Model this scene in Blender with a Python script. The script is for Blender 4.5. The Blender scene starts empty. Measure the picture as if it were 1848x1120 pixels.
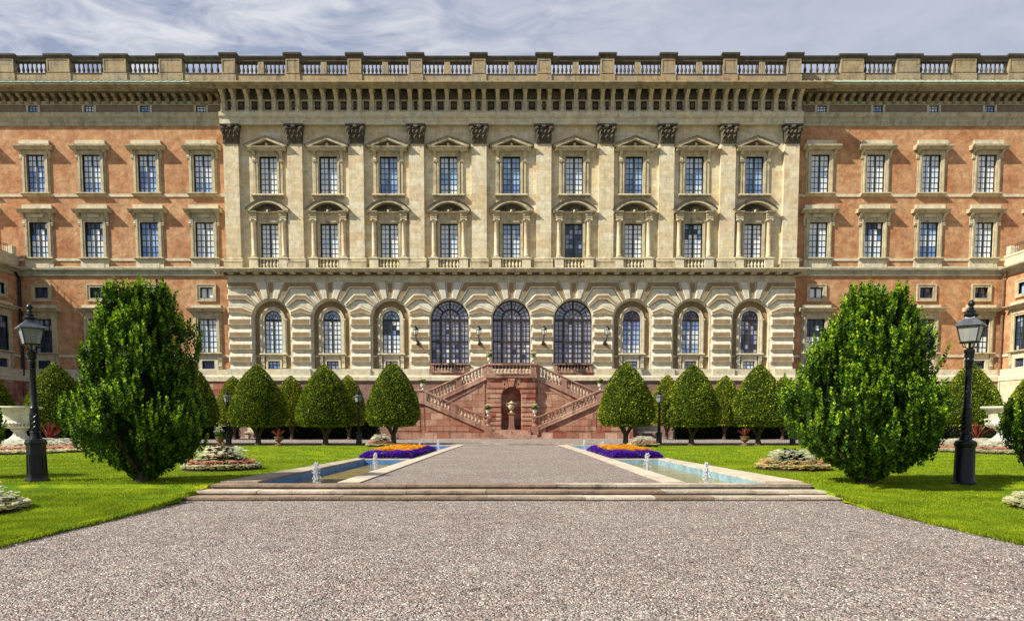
import bpy, math, random
import numpy as np
from mathutils import Vector, Matrix
random.seed(7); rng = np.random.default_rng(11)
S = bpy.context.scene; COL = S.collection
R = math.radians
# ------------------------------------------------------------------ camera
F = 1280.0; EYE = 1.27; PITCH = R(4.0); CX0 = 923.0; CY0 = 762 + F*math.tan(PITCH)
cd = bpy.data.cameras.new('camera'); cam = bpy.data.objects.new('camera', cd); COL.objects.link(cam)
cam.location = (0, 0, EYE); cam.rotation_euler = (R(90)-PITCH, 0, 0)
cd.sensor_width = 36; cd.lens = F/1848*36; cd.shift_y = (CY0-560)/1848; cd.shift_x = (924-CX0)/1848
cd.clip_start = 0.1; cd.clip_end = 3000; S.camera = cam
# ------------------------------------------------------------------ world, sun, exposure
SUN_AZ, SUN_EL = R(246), R(41)
w = bpy.data.worlds.new("World"); S.world = w; w.use_nodes = True
nt = w.node_tree; nt.nodes.clear()
def N(nt, t, **kw):
    n = nt.nodes.new(t)
    for k, v in kw.items():
        if k.startswith('i_'): n.inputs[k[2:].replace('_', ' ')].default_value = v
        else: setattr(n, k, v)
    return n
def L(nt, a, b): nt.links.new(a, b)
out = N(nt, 'ShaderNodeOutputWorld'); bg = N(nt, 'ShaderNodeBackground'); bg.inputs[1].default_value = 0.080
sky = N(nt, 'ShaderNodeTexSky'); sky.sky_type = 'NISHITA'; sky.sun_disc = False
sky.sun_elevation = SUN_EL; sky.sun_rotation = SUN_AZ; sky.air_density = 1.0; sky.dust_density = 0.6
tc = N(nt, 'ShaderNodeTexCoord'); sp = N(nt, 'ShaderNodeSeparateXYZ'); L(nt, tc.outputs['Generated'], sp.inputs[0])
zz = N(nt, 'ShaderNodeMath', operation='MAXIMUM'); L(nt, sp.outputs[2], zz.inputs[0]); zz.inputs[1].default_value = 0.06
dx = N(nt, 'ShaderNodeMath', operation='DIVIDE'); L(nt, sp.outputs[0], dx.inputs[0]); L(nt, zz.outputs[0], dx.inputs[1])
dy = N(nt, 'ShaderNodeMath', operation='DIVIDE'); L(nt, sp.outputs[1], dy.inputs[0]); L(nt, zz.outputs[0], dy.inputs[1])
cb = N(nt, 'ShaderNodeCombineXYZ'); L(nt, dx.outputs[0], cb.inputs[0]); L(nt, dy.outputs[0], cb.inputs[1])
mp = N(nt, 'ShaderNodeMapping'); mp.vector_type = 'POINT'; mp.inputs['Rotation'].default_value = (0, R(-24), 0); mp.inputs['Scale'].default_value = (5.0, 5.0, 15.0); mp.inputs['Location'].default_value = (3.3, 1.7, 0.4)
L(nt, tc.outputs['Generated'], mp.inputs[0])
n1 = N(nt, 'ShaderNodeTexNoise'); n1.inputs['Scale'].default_value = 2.1; n1.inputs['Detail'].default_value = 9; n1.inputs['Roughness'].default_value = 0.58; n1.inputs['Distortion'].default_value = 0.7
L(nt, mp.outputs[0], n1.inputs[0])
r1 = N(nt, 'ShaderNodeValToRGB'); r1.color_ramp.elements[0].position = 0.37; r1.color_ramp.elements[0].color = (0.05,)*3+(1,); r1.color_ramp.elements[1].position = 0.62
L(nt, n1.outputs[0], r1.inputs[0])
# the clouds thicken towards the north-west (left), thin to a veil on the right and are thinned behind the camera to cut fill light on the facade
gx = N(nt, 'ShaderNodeMapRange'); gx.inputs['From Min'].default_value = -0.35; gx.inputs['From Max'].default_value = 0.25; gx.inputs['To Min'].default_value = 0.0; gx.inputs['To Max'].default_value = 1.0
L(nt, sp.outputs[0], gx.inputs[0])
veil = N(nt, 'ShaderNodeMix', data_type='FLOAT'); L(nt, gx.outputs[0], veil.inputs[0]); L(nt, r1.outputs[0], veil.inputs[2])
vr = N(nt, 'ShaderNodeMapRange'); L(nt, r1.outputs[0], vr.inputs[0]); vr.inputs['To Min'].default_value = 0.36; vr.inputs['To Max'].default_value = 0.52; L(nt, vr.outputs[0], veil.inputs[3])
gy = N(nt, 'ShaderNodeMapRange'); gy.inputs['From Min'].default_value = -0.2; gy.inputs['From Max'].default_value = 0.5; gy.inputs['To Min'].default_value = 0.30; gy.inputs['To Max'].default_value = 1.0; L(nt, sp.outputs[1], gy.inputs[0])
ma = N(nt, 'ShaderNodeMath', operation='MULTIPLY'); L(nt, veil.outputs[0], ma.inputs[0]); L(nt, gy.outputs[0], ma.inputs[1])
cc = N(nt, 'ShaderNodeMix', data_type='RGBA'); cc.inputs[6].default_value = (2.45, 2.9, 4.05, 1); cc.inputs[7].default_value = (6.2, 6.25, 6.6, 1)
L(nt, ma.outputs[0], cc.inputs[0])
mx_ = N(nt, 'ShaderNodeMix', data_type='RGBA'); mx_.inputs[0].default_value = 0.9
L(nt, sky.outputs[0], mx_.inputs[6]); L(nt, cc.outputs[2], mx_.inputs[7])
L(nt, mx_.outputs[2], bg.inputs[0]); L(nt, bg.outputs[0], out.inputs[0])
sd = Vector((math.sin(SUN_AZ)*math.cos(SUN_EL), math.cos(SUN_AZ)*math.cos(SUN_EL), math.sin(SUN_EL)))
ld = bpy.data.lights.new('sun', 'SUN'); ld.energy = 5.0; ld.angle = R(0.53); ld.color = (1.0, 0.93, 0.80)
lo = bpy.data.objects.new('sun', ld); COL.objects.link(lo); lo.rotation_euler = (-sd).to_track_quat('-Z', 'Y').to_euler(); lo.location = (-60, -40, 60)
S.view_settings.view_transform = 'Standard'; S.view_settings.look = 'None'; S.view_settings.exposure = 0.70; S.view_settings.gamma = 1
S.cycles.max_bounces = 5; S.cycles.transparent_max_bounces = 8; S.cycles.caustics_reflective = False; S.cycles.caustics_refractive = False
# ------------------------------------------------------------------ measuring: photo point -> place on a plane
cp, spn = math.cos(PITCH), math.sin(PITCH)
def P(px, py, Y):
    a = (px-CX0)/F; b = (CY0-py)/F; t = Y/(b*spn+cp)
    return Vector((a*t, Y, EYE+(b*cp-spn)*t))
def G(px, py, z=0.0):
    a = (px-CX0)/F; b = (CY0-py)/F; t = (z-EYE)/(b*cp-spn)
    return Vector((a*t, (b*spn+cp)*t, z))
FD = 59.5; WD = FD+0.5
def Z(py, off=0.0, Y=None): return P(923, py, (FD-off) if Y is None else Y).z
def W(n, py, Y=FD): return n*Y/F/(((CY0-py)/F)*spn+cp)
# ------------------------------------------------------------------ materials
MATS = {}
def newmat(name):
    m = bpy.data.materials.new(name); m.use_nodes = True; MATS[name] = m
    t = m.node_tree; return m, t, t.nodes['Principled BSDF']
def flatvec(t):
    g = N(t, 'ShaderNodeNewGeometry'); s = N(t, 'ShaderNodeSeparateXYZ'); L(t, g.outputs['Position'], s.inputs[0])
    a = N(t, 'ShaderNodeMath', operation='ADD'); L(t, s.outputs[0], a.inputs[0]); L(t, s.outputs[1], a.inputs[1])
    c = N(t, 'ShaderNodeCombineXYZ'); L(t, a.outputs[0], c.inputs[0]); L(t, s.outputs[2], c.inputs[1]); return c.outputs[0], g.outputs['Position'], s
def mixc(t, f, a, b, blend='MIX'):
    m = N(t, 'ShaderNodeMix', data_type='RGBA'); m.blend_type = blend
    if isinstance(f, (int, float)): m.inputs[0].default_value = f
    else: L(t, f, m.inputs[0])
    for i, v in ((6, a), (7, b)):
        if isinstance(v, tuple): m.inputs[i].default_value = (*v[:3], 1)
        else: L(t, v, m.inputs[i])
    return m.outputs[2]
def ramp(t, v, p0, p1, c0=(0, 0, 0), c1=(1, 1, 1)):
    r = N(t, 'ShaderNodeValToRGB'); r.color_ramp.elements[0].position = p0; r.color_ramp.elements[1].position = p1
    r.color_ramp.elements[0].color = (*c0, 1); r.color_ramp.elements[1].color = (*c1, 1); L(t, v, r.inputs[0]); return r.outputs[0]
def noise(t, vec, scale, detail=4, rough=0.55, sc=None, dist=0.0):
    if sc:
        m = N(t, 'ShaderNodeMapping'); m.inputs['Scale'].default_value = sc; L(t, vec, m.inputs[0]); vec = m.outputs[0]
    n = N(t, 'ShaderNodeTexNoise'); n.inputs['Scale'].default_value = scale; n.inputs['Detail'].default_value = detail
    n.inputs['Roughness'].default_value = rough; n.inputs['Distortion'].default_value = dist; L(t, vec, n.inputs[0]); return n.outputs[0]
def stone(name, c1, c2, block=None, bvar=0.5, mortar=0.6, stain=0.45, staincol=(0.05, 0.045, 0.035), bump=0.25, rough=0.85, c3=None, msize=0.012, grain=18, streak=0.12, mid_=0.6, msc=None):
    m, t, bs = newmat(name); fv, pos, s = flatvec(t)
    big = noise(t, pos, 0.55, 5, 0.6); fine = noise(t, pos, grain, 4, 0.7); mid = noise(t, pos, 2.7 if not msc else 1.6, 5, 0.65, sc=msc, dist=0.4)
    col = mixc(t, ramp(t, big, 0.35, 0.65), c1, c2)
    if block:
        b = N(t, 'ShaderNodeTexBrick'); b.offset = 0.5; L(t, fv, b.inputs[0])
        b.inputs['Scale'].default_value = 1; b.inputs['Brick Width'].default_value = block[0]; b.inputs['Row Height'].default_value = block[1]
        b.inputs['Mortar Size'].default_value = msize; b.inputs['Mortar Smooth'].default_value = 0.3; b.inputs['Bias'].default_value = 0
        b.inputs['Color1'].default_value = (*c1, 1); b.inputs['Color2'].default_value = (*c2, 1); b.inputs['Mortar'].default_value = (c1[0]*mortar, c1[1]*mortar, c1[2]*mortar, 1)
        bc = b.outputs[0]
        if c3:
            b3 = N(t, 'ShaderNodeTexBrick'); b3.offset = 0.5; L(t, fv, b3.inputs[0]); b3.inputs['Scale'].default_value = 1
            b3.inputs['Brick Width'].default_value = block[0]; b3.inputs['Row Height'].default_value = block[1]; b3.inputs['Mortar Size'].default_value = 0
            b3.inputs['Bias'].default_value = -0.25; b3.inputs['Color1'].default_value = (0, 0, 0, 1); b3.inputs['Color2'].default_value = (1, 1, 1, 1)
            b3.offset_frequency = 2; b3.squash = 1
            mpp = N(t, 'ShaderNodeMapping'); mpp.inputs['Location'].default_value = (block[0]*2*31, block[1]*2*17, 0); L(t, fv, mpp.inputs[0]); L(t, mpp.outputs[0], b3.inputs[0])
            f3 = N(t, 'ShaderNodeMath', operation='MULTIPLY'); L(t, b3.outputs[0], f3.inputs[0]); L(t, b3.outputs[0], f3.inputs[1])
            bc = mixc(t, f3.outputs[0], bc, c3)
        col = mixc(t, bvar, col, bc)
    col = mixc(t, mid_, col, ramp(t, mid, 0.3, 0.7, (0.58,)*3, (1.3,)*3), 'MULTIPLY')
    col = mixc(t, 0.6, col, ramp(t, fine, 0.3, 0.7, (0.7,)*3, (1.2,)*3), 'MULTIPLY')
    st = noise(t, pos, 1.0, 6, 0.7, sc=(2.2, 2.2, streak*2.2), dist=0.6)
    st2 = noise(t, pos, 1.4, 6, 0.75)
    sm = N(t, 'ShaderNodeMath', operation='MULTIPLY'); L(t, ramp(t, st, 0.45, 0.72), sm.inputs[0]); L(t, ramp(t, st2, 0.38, 0.62), sm.inputs[1])
    sf = N(t, 'ShaderNodeMath', operation='MULTIPLY'); L(t, sm.outputs[0], sf.inputs[0]); sf.inputs[1].default_value = min(1, stain*1.6)
    col = mixc(t, sf.outputs[0], col, staincol)
    L(t, col, bs.inputs['Base Color']); bs.inputs['Roughness'].default_value = rough; bs.inputs['Specular IOR Level'].default_value = 0.25
    h = N(t, 'ShaderNodeMath', operation='ADD'); L(t, fine, h.inputs[0]); L(t, mid, h.inputs[1])
    hh = h.outputs[0]
    if block:
        h2 = N(t, 'ShaderNodeMath', operation='SUBTRACT'); L(t, hh, h2.inputs[0]); L(t, b.outputs['Fac'], h2.inputs[1]); hh = h2.outputs[0]
    bp = N(t, 'ShaderNodeBump'); bp.inputs['Strength'].default_value = bump; bp.inputs['Distance'].default_value = 0.04; L(t, hh, bp.inputs['Height']); L(t, bp.outputs[0], bs.inputs['Normal'])
    return m
def simple(name, c, rough=0.5, metal=0.0, spec=0.5, var=0.0, scale=6, emit=None):
    m, t, bs = newmat(name); bs.inputs['Base Color'].default_value = (*c, 1); bs.inputs['Roughness'].default_value = rough; bs.inputs['Metallic'].default_value = metal
    bs.inputs['Specular IOR Level'].default_value = spec
    if var:
        _, pos, _s = flatvec(t); f = noise(t, pos, scale, 5, 0.6)
        L(t, mixc(t, 1.0, c, ramp(t, f, 0.3, 0.7, (1-var,)*3, (1+var,)*3), 'MULTIPLY'), bs.inputs['Base Color'])
        bp = N(t, 'ShaderNodeBump'); bp.inputs['Strength'].default_value = 0.15; bp.inputs['Distance'].default_value = 0.02; L(t, f, bp.inputs['Height']); L(t, bp.outputs[0], bs.inputs['Normal'])
    return m
M_CREAM = stone('cream_sandstone', (0.66, 0.555, 0.345), (0.71, 0.655, 0.485), (1.5, 0.62), 0.9, 0.6, 0.30, (0.20, 0.14, 0.07), c3=(0.56, 0.38, 0.20), msize=0.008)
M_PALE = stone('pale_sandstone', (0.66, 0.58, 0.39), (0.58, 0.55, 0.42), None, stain=0.30, staincol=(0.14, 0.12, 0.09), bump=0.3)
M_TRIM = stone('trim_sandstone', (0.57, 0.485, 0.30), (0.49, 0.44, 0.31), (1.9, 5.0), 0.6, 0.7, 0.75, (0.045, 0.038, 0.03), bump=0.3)
M_MOULD = stone('greenish_grey_moulding_stone', (0.46, 0.43, 0.31), (0.38, 0.38, 0.29), (2.3, 9.0), 0.6, 0.7, 0.6, (0.07, 0.07, 0.055), bump=0.3)
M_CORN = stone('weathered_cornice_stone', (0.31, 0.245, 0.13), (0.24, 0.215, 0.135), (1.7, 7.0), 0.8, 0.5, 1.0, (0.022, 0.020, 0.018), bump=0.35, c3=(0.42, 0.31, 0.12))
M_CARV = stone('blackened_shaded_carved_stone', (0.17, 0.145, 0.095), (0.09, 0.08, 0.06), None, stain=0.9, staincol=(0.022, 0.020, 0.018), bump=0.5, grain=30)  # dark for soot on the carving and for shade under the cornices
M_BLACK = stone('shade_black_stone', (0.045, 0.04, 0.032), (0.03, 0.028, 0.024), None, stain=0.6, staincol=(0.01, 0.01, 0.01), bump=0.5, grain=30)  # near-black: shade of soffit and metopes put into the colour
M_PARA = stone('parapet_stone', (0.40, 0.32, 0.18), (0.33, 0.28, 0.20), (1.25, 0.55), 0.7, 0.6, 0.85, (0.040, 0.034, 0.026), bump=0.4, c3=(0.40, 0.24, 0.09))
M_RAIL = stone('blackened_rail_stone', (0.075, 0.066, 0.05), (0.125, 0.108, 0.08), (1.4, 4.0), 0.4, 0.5, 0.8, (0.02, 0.018, 0.016))
M_TAN = stone('brown_rendered_panel', (0.335, 0.235, 0.115), (0.29, 0.205, 0.11), None, stain=0.25, staincol=(0.12, 0.08, 0.04), bump=0.5, grain=9)
M_RUST = stone('pale_rusticated_stone', (0.68, 0.62, 0.46), (0.62, 0.61, 0.51), (1.3, 9.0), 0.5, 0.85, 0.3, (0.2, 0.16, 0.10), bump=0.3)
M_ORANGE = stone('orange_lime_plaster', (0.55, 0.34, 0.18), (0.42, 0.195, 0.088), None, stain=0.6, staincol=(0.30, 0.10, 0.05), bump=0.9, grain=2.6, streak=0.35, mid_=0.75, msc=(1, 1, 1.35))
M_ATTIC = stone('grey_brown_attic_plaster', (0.29, 0.225, 0.14), (0.23, 0.185, 0.13), None, stain=0.5, staincol=(0.09, 0.07, 0.05), bump=0.3)
M_RED = stone('red_sandstone_blocks', (0.33, 0.105, 0.060), (0.56, 0.36, 0.25), (0.98, 0.5), 1.0, 0.3, 0.75, (0.10, 0.035, 0.025), c3=(0.22, 0.075, 0.05), msize=0.014, bump=0.4)
M_REDT = stone('red_sandstone_trim', (0.28, 0.135, 0.095), (0.46, 0.29, 0.21), (1.3, 6.0), 0.9, 0.4, 0.9, (0.05, 0.03, 0.025), bump=0.3)
M_REDP = stone('pinkish_baluster_stone', (0.44, 0.29, 0.21), (0.52, 0.39, 0.29), None, stain=0.35, staincol=(0.1, 0.06, 0.045))
M_GRAN = stone('rough_pink_granite', (0.30, 0.185, 0.135), (0.25, 0.16, 0.13), (1.8, 0.9), 0.5, 0.7, 0.45, (0.09, 0.06, 0.05), bump=0.9, grain=8)
M_STEP = stone('worn_step_stone', (0.46, 0.39, 0.29), (0.33, 0.26, 0.19), (1.35, 30.0), 0.9, 0.5, 0.65, (0.085, 0.06, 0.045), c3=(0.56, 0.52, 0.42), msize=0.01, bump=0.5, grain=14)
M_STEPD = stone('dark_worn_step_stone', (0.25, 0.18, 0.12), (0.34, 0.25, 0.18), None, stain=0.8, staincol=(0.05, 0.035, 0.025), bump=0.5, grain=14)
M_KERB = stone('pale_pool_kerb_stone', (0.56, 0.48, 0.36), (0.50, 0.42, 0.34), (1.2, 40.0), 0.8, 0.5, 0.45, (0.16, 0.11, 0.09), c3=(0.64, 0.58, 0.46), bump=0.3)
M_COPPER = simple('verdigris_copper', (0.27, 0.34, 0.26), 0.7, 0, 0.3, 0.45, 5)
M_DARKW = simple('dark_brown_sash_paint', (0.028, 0.019, 0.012), 0.45)
M_GREENW = simple('dark_green_sash_paint', (0.020, 0.028, 0.018), 0.45)
M_BROWNW = simple('brown_sash_paint', (0.07, 0.036, 0.016), 0.5)
M_IRON = simple('black_painted_iron', (0.005, 0.006, 0.010), 0.36, 0, 0.4, 0.25, 9)
M_ROOFM = simple('grey_lantern_metal', (0.10, 0.11, 0.13), 0.38, 0.35, 0.5, 0.3, 7)
M_PIPE = simple('brown_downpipe_metal', (0.19, 0.11, 0.06), 0.5, 0, 0.4, 0.3, 4)
M_SHELL = stone('white_urn_marble', (0.66, 0.64, 0.52), (0.56, 0.55, 0.43), None, stain=0.35, staincol=(0.22, 0.22, 0.13), bump=0.3)
M_TERRA = simple('terracotta_pot', (0.15, 0.085, 0.045), 0.8, 0, 0.3, 0.4, 14)
M_GREYB = stone('grey_bench_stone', (0.34, 0.30, 0.27), (0.28, 0.24, 0.22), None, stain=0.4)
M_SOIL = simple('dark_soil', (0.045, 0.030, 0.018), 0.95, 0, 0.1, 0.5, 12)
M_BARK = simple('brown_bark', (0.085, 0.068, 0.045), 0.9, 0, 0.2, 0.6, 11)
def glassmat(name, c, rough=0.06):  # opaque panes: curtain tone and sky reflection are put into the base colour
    m, t, bs = newmat(name); bs.inputs['Base Color'].default_value = (*c, 1); bs.inputs['Roughness'].default_value = rough
    bs.inputs['IOR'].default_value = 1.55; bs.inputs['Coat Weight'].default_value = 0.6; bs.inputs['Coat Roughness'].default_value = 0.03; return m
G_PALE = [glassmat('curtained_pane', (0.84, 0.88, 0.90)), glassmat('bluish_curtained_pane', (0.66, 0.76, 0.88)), glassmat('grey_curtained_pane', (0.74, 0.79, 0.80))]
G_BLUE = [glassmat('blue_pane', (0.16, 0.27, 0.56)), glassmat('pale_blue_pane', (0.32, 0.48, 0.74)), glassmat('slate_pane', (0.15, 0.19, 0.28))]
G_DARK = [glassmat('dark_pane', (0.02, 0.028, 0.05)), glassmat('dark_blue_pane', (0.035, 0.055, 0.13)), glassmat('black_green_pane', (0.02, 0.03, 0.025))]
G_LILAC = [glassmat('lilac_pane', (0.33, 0.34, 0.44)), glassmat('grey_lilac_pane', (0.40, 0.40, 0.47)), glassmat('steel_pane', (0.27, 0.31, 0.43))]
def leafmat(name, ca, cb_, cc_, rough=0.42, trans=0.25):
    m, t, bs = newmat(name); g = N(t, 'ShaderNodeNewGeometry')
    r = N(t, 'ShaderNodeValToRGB'); e = r.color_ramp.elements; e[0].position = 0; e[0].color = (*ca, 1); e[1].position = 1; e[1].color = (*cc_, 1)
    k = e.new(0.55); k.color = (*cb_, 1); L(t, g.outputs['Random Per Island'], r.inputs[0])
    f = noise(t, g.outputs['Position'], 1.7, 4, 0.6)
    col = mixc(t, 0.8, r.outputs[0], ramp(t, f, 0.32, 0.68, (0.5, 0.55, 0.5), (1.4, 1.3, 1.1)), 'MULTIPLY')
    L(t, col, bs.inputs['Base Color']); bs.inputs['Roughness'].default_value = rough+.12; bs.inputs['Specular IOR Level'].default_value = 0.22
    tr = N(t, 'ShaderNodeBsdfTranslucent'); L(t, col, tr.inputs[0]); mxs = N(t, 'ShaderNodeMixShader'); mxs.inputs[0].default_value = trans
    o = [n for n in t.nodes if n.type == 'OUTPUT_MATERIAL'][0]; L(t, bs.outputs[0], mxs.inputs[1]); L(t, tr.outputs[0], mxs.inputs[2]); L(t, mxs.outputs[0], o.inputs[0]); return m
M_YEW = leafmat('upright_elm_leaf', (0.012, 0.036, 0.006), (0.034, 0.095, 0.008), (0.10, 0.21, 0.012), 0.4, 0.12)  # darkened green puts the shade between shoots into the leaf colour
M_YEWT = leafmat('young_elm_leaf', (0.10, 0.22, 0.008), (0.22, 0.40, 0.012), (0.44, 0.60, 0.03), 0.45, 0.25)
M_TOPI = leafmat('clipped_leaf', (0.030, 0.058, 0.004), (0.13, 0.20, 0.008), (0.50, 0.56, 0.05), 0.5, 0.2)
M_TOPI2 = leafmat('clipped_yellowish_leaf', (0.055, 0.085, 0.005), (0.20, 0.26, 0.010), (0.55, 0.58, 0.05), 0.5, 0.2)
M_HEDGE = leafmat('hedge_leaf', (0.010, 0.020, 0.006), (0.022, 0.035, 0.010), (0.08, 0.10, 0.05))
M_BEDL = leafmat('bedding_leaf', (0.03, 0.07, 0.010), (0.06, 0.13, 0.015), (0.13, 0.22, 0.03))
M_PLUM = leafmat('plum_foliage', (0.05, 0.02, 0.012), (0.10, 0.05, 0.02), (0.16, 0.10, 0.04))
M_CORD = leafmat('red_cordyline_leaf', (0.10, 0.010, 0.010), (0.22, 0.03, 0.025), (0.36, 0.16, 0.12))
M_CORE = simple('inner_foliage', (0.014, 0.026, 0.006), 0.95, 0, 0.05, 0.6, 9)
M_BLADE = leafmat('grass_blade', (0.11, 0.21, 0.006), (0.21, 0.32, 0.008), (0.40, 0.43, 0.02), 0.6, 0.4)
def petal(name, a, b): return leafmat(name, a, tuple((x+y)/2 for x, y in zip(a, b)), b, 0.6, 0.45)
M_WHITE = petal('white_petal', (0.62, 0.64, 0.50), (0.85, 0.85, 0.80)); M_CREAMP = petal('cream_petal', (0.60, 0.62, 0.30), (0.82, 0.80, 0.52))
M_PINK = petal('pink_petal', (0.70, 0.26, 0.24), (0.80, 0.50, 0.46)); M_SALMON = petal('salmon_petal', (0.70, 0.34, 0.20), (0.82, 0.58, 0.42))
M_PURPLE = petal('purple_petal', (0.075, 0.006, 0.40), (0.16, 0.03, 0.62)); M_OR = petal('orange_petal', (0.80, 0.24, 0.01), (0.90, 0.48, 0.02)); M_YEL = petal('yellow_petal', (0.65, 0.45, 0.02), (0.8, 0.65, 0.1))
# gravel
def gravelmat(name, tone, sc):
    m, t, bs = newmat(name); g = N(t, 'ShaderNodeNewGeometry'); pos = g.outputs['Position']
    v = N(t, 'ShaderNodeTexVoronoi'); v.inputs['Scale'].default_value = sc; L(t, pos, v.inputs[0])
    v2 = N(t, 'ShaderNodeTexVoronoi'); v2.inputs['Scale'].default_value = sc*0.43; L(t, pos, v2.inputs[0])
    h = N(t, 'ShaderNodeSeparateColor'); L(t, v.outputs['Color'], h.inputs[0])
    r = N(t, 'ShaderNodeValToRGB'); e = r.color_ramp.elements; e[0].position = 0; e[0].color = (0.05*tone, 0.045*tone, 0.045*tone, 1); e[1].position = 1; e[1].color = (0.88*tone, 0.84*tone, 0.76*tone, 1)
    for p, c in ((0.2, (0.17, 0.15, 0.145)), (0.36, (0.46, 0.27, 0.23)), (0.5, (0.24, 0.25, 0.235)), (0.68, (0.58, 0.50, 0.45)), (0.84, (0.33, 0.335, 0.31))):
        k = e.new(p); k.color = (*[x*tone for x in c], 1)
    L(t, h.outputs[0], r.inputs[0])
    big = noise(t, pos, 0.5, 5, 0.6); mid = noise(t, pos, 7, 4, 0.7)
    col = mixc(t, 0.8, r.outputs[0], ramp(t, big, 0.3, 0.7, (0.88, 0.80, 0.78), (1.12, 1.12, 1.10)), 'MULTIPLY')
    col = mixc(t, 0.75, col, ramp(t, mid, 0.3, 0.7, (0.50,)*3, (1.42,)*3), 'MULTIPLY')
    L(t, col, bs.inputs['Base Color']); bs.inputs['Roughness'].default_value = 0.9; bs.inputs['Specular IOR Level'].default_value = 0.15
    a = N(t, 'ShaderNodeMath', operation='ADD'); L(t, v.outputs['Distance'], a.inputs[0]); L(t, v2.outputs['Distance'], a.inputs[1])
    bp = N(t, 'ShaderNodeBump'); bp.invert = True; bp.inputs['Strength'].default_value = 1.0; bp.inputs['Distance'].default_value = 0.035; L(t, a.outputs[0], bp.inputs['Height']); L(t, bp.outputs[0], bs.inputs['Normal']); return m
M_GRAVEL = gravelmat('loose_pinkish_gravel', 0.93, 62); M_GRAVEL2 = gravelmat('fine_pink_gravel', 0.98, 62)
m, t, bs = newmat('pebble'); g = N(t, 'ShaderNodeNewGeometry'); r = N(t, 'ShaderNodeValToRGB'); e = r.color_ramp.elements; e[0].position = 0; e[0].color = (0.10, 0.09, 0.09, 1); e[1].position = 1; e[1].color = (0.78, 0.74, 0.67, 1)
for p_, c_ in ((0.3, (0.30, 0.25, 0.23)), (0.55, (0.46, 0.31, 0.26)), (0.7, (0.36, 0.34, 0.31))):
    k = e.new(p_); k.color = (*c_, 1)
L(t, g.outputs['Random Per Island'], r.inputs[0]); L(t, r.outputs[0], bs.inputs['Base Color']); bs.inputs['Roughness'].default_value = 0.85; M_PEB = m
# lawn
def lawnmat():
    m, t, bs = newmat('lawn_turf'); g = N(t, 'ShaderNodeNewGeometry'); pos = g.outputs['Position']
    a = noise(t, pos, 0.9, 5, 0.65); b = noise(t, pos, 38, 3, 0.7); c = noise(t, pos, 5, 4, 0.6, sc=(0.35, 1.3, 1))
    col = mixc(t, ramp(t, a, 0.42, 0.60), (0.085, 0.175, 0.006), (0.235, 0.295, 0.006))
    col = mixc(t, 0.8, col, ramp(t, b, 0.3, 0.7, (0.55, 0.6, 0.5), (1.4, 1.3, 1.2)), 'MULTIPLY'); col = mixc(t, 0.6, col, ramp(t, c, 0.35, 0.65, (0.75, 0.8, 0.8), (1.22, 1.14, 1.0)), 'MULTIPLY')
    L(t, col, bs.inputs['Base Color']); bs.inputs['Roughness'].default_value = 0.9; bs.inputs['Specular IOR Level'].default_value = 0.1
    bp = N(t, 'ShaderNodeBump'); bp.inputs['Strength'].default_value = 0.6; bp.inputs['Distance'].default_value = 0.03; L(t, b, bp.inputs['Height']); L(t, bp.outputs[0], bs.inputs['Normal']); return m
M_LAWN = lawnmat()
m, t, bs = newmat('shallow_pool_water'); bs.inputs['Base Color'].default_value = (0.10, 0.075, 0.012, 1); bs.inputs['Roughness'].default_value = 0.05; bs.inputs['IOR'].default_value = 1.18; bs.inputs['Specular IOR Level'].default_value = 0.35
g = N(t, 'ShaderNodeNewGeometry'); f = noise(t, g.outputs['Position'], 5, 3, 0.6, sc=(1, 2.2, 1)); f2 = noise(t, g.outputs['Position'], 2.2, 3, 0.6, sc=(1, 2.5, 1))
L(t, mixc(t, ramp(t, f2, 0.35, 0.65), (0.16, 0.12, 0.018), (0.34, 0.26, 0.055)), bs.inputs['Base Color'])
bp = N(t, 'ShaderNodeBump'); bp.inputs['Strength'].default_value = 0.35; bp.inputs['Distance'].default_value = 0.05; L(t, f, bp.inputs['Height']); L(t, bp.outputs[0], bs.inputs['Normal']); M_WATER = m
m, t, bs = newmat('blue_basin_water'); bs.inputs['Base Color'].default_value = (0.06, 0.18, 0.42, 1); bs.inputs['Roughness'].default_value = 0.08; M_WATERB = m
M_LINER = simple('blue_painted_basin', (0.075, 0.20, 0.42), 0.5, 0, 0.5, 0.35, 4); M_LINER2 = simple('pale_blue_painted_basin', (0.20, 0.32, 0.38), 0.6, 0, 0.3, 0.35, 4)
m, t, bs = newmat('foaming_water'); bs.inputs['Base Color'].default_value = (0.85, 0.88, 0.92, 1); bs.inputs['Roughness'].default_value = 0.15; bs.inputs['Transmission Weight'].default_value = 0.35; bs.inputs['IOR'].default_value = 1.2; M_FOAM = m
m, t, bs = newmat('lantern_glass'); bs.inputs['Base Color'].default_value = (0.85, 0.87, 0.85, 1); bs.inputs['Roughness'].default_value = 0.12; bs.inputs['Transmission Weight'].default_value = 0.75; bs.inputs['IOR'].default_value = 1.1; M_LGL = m
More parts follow.
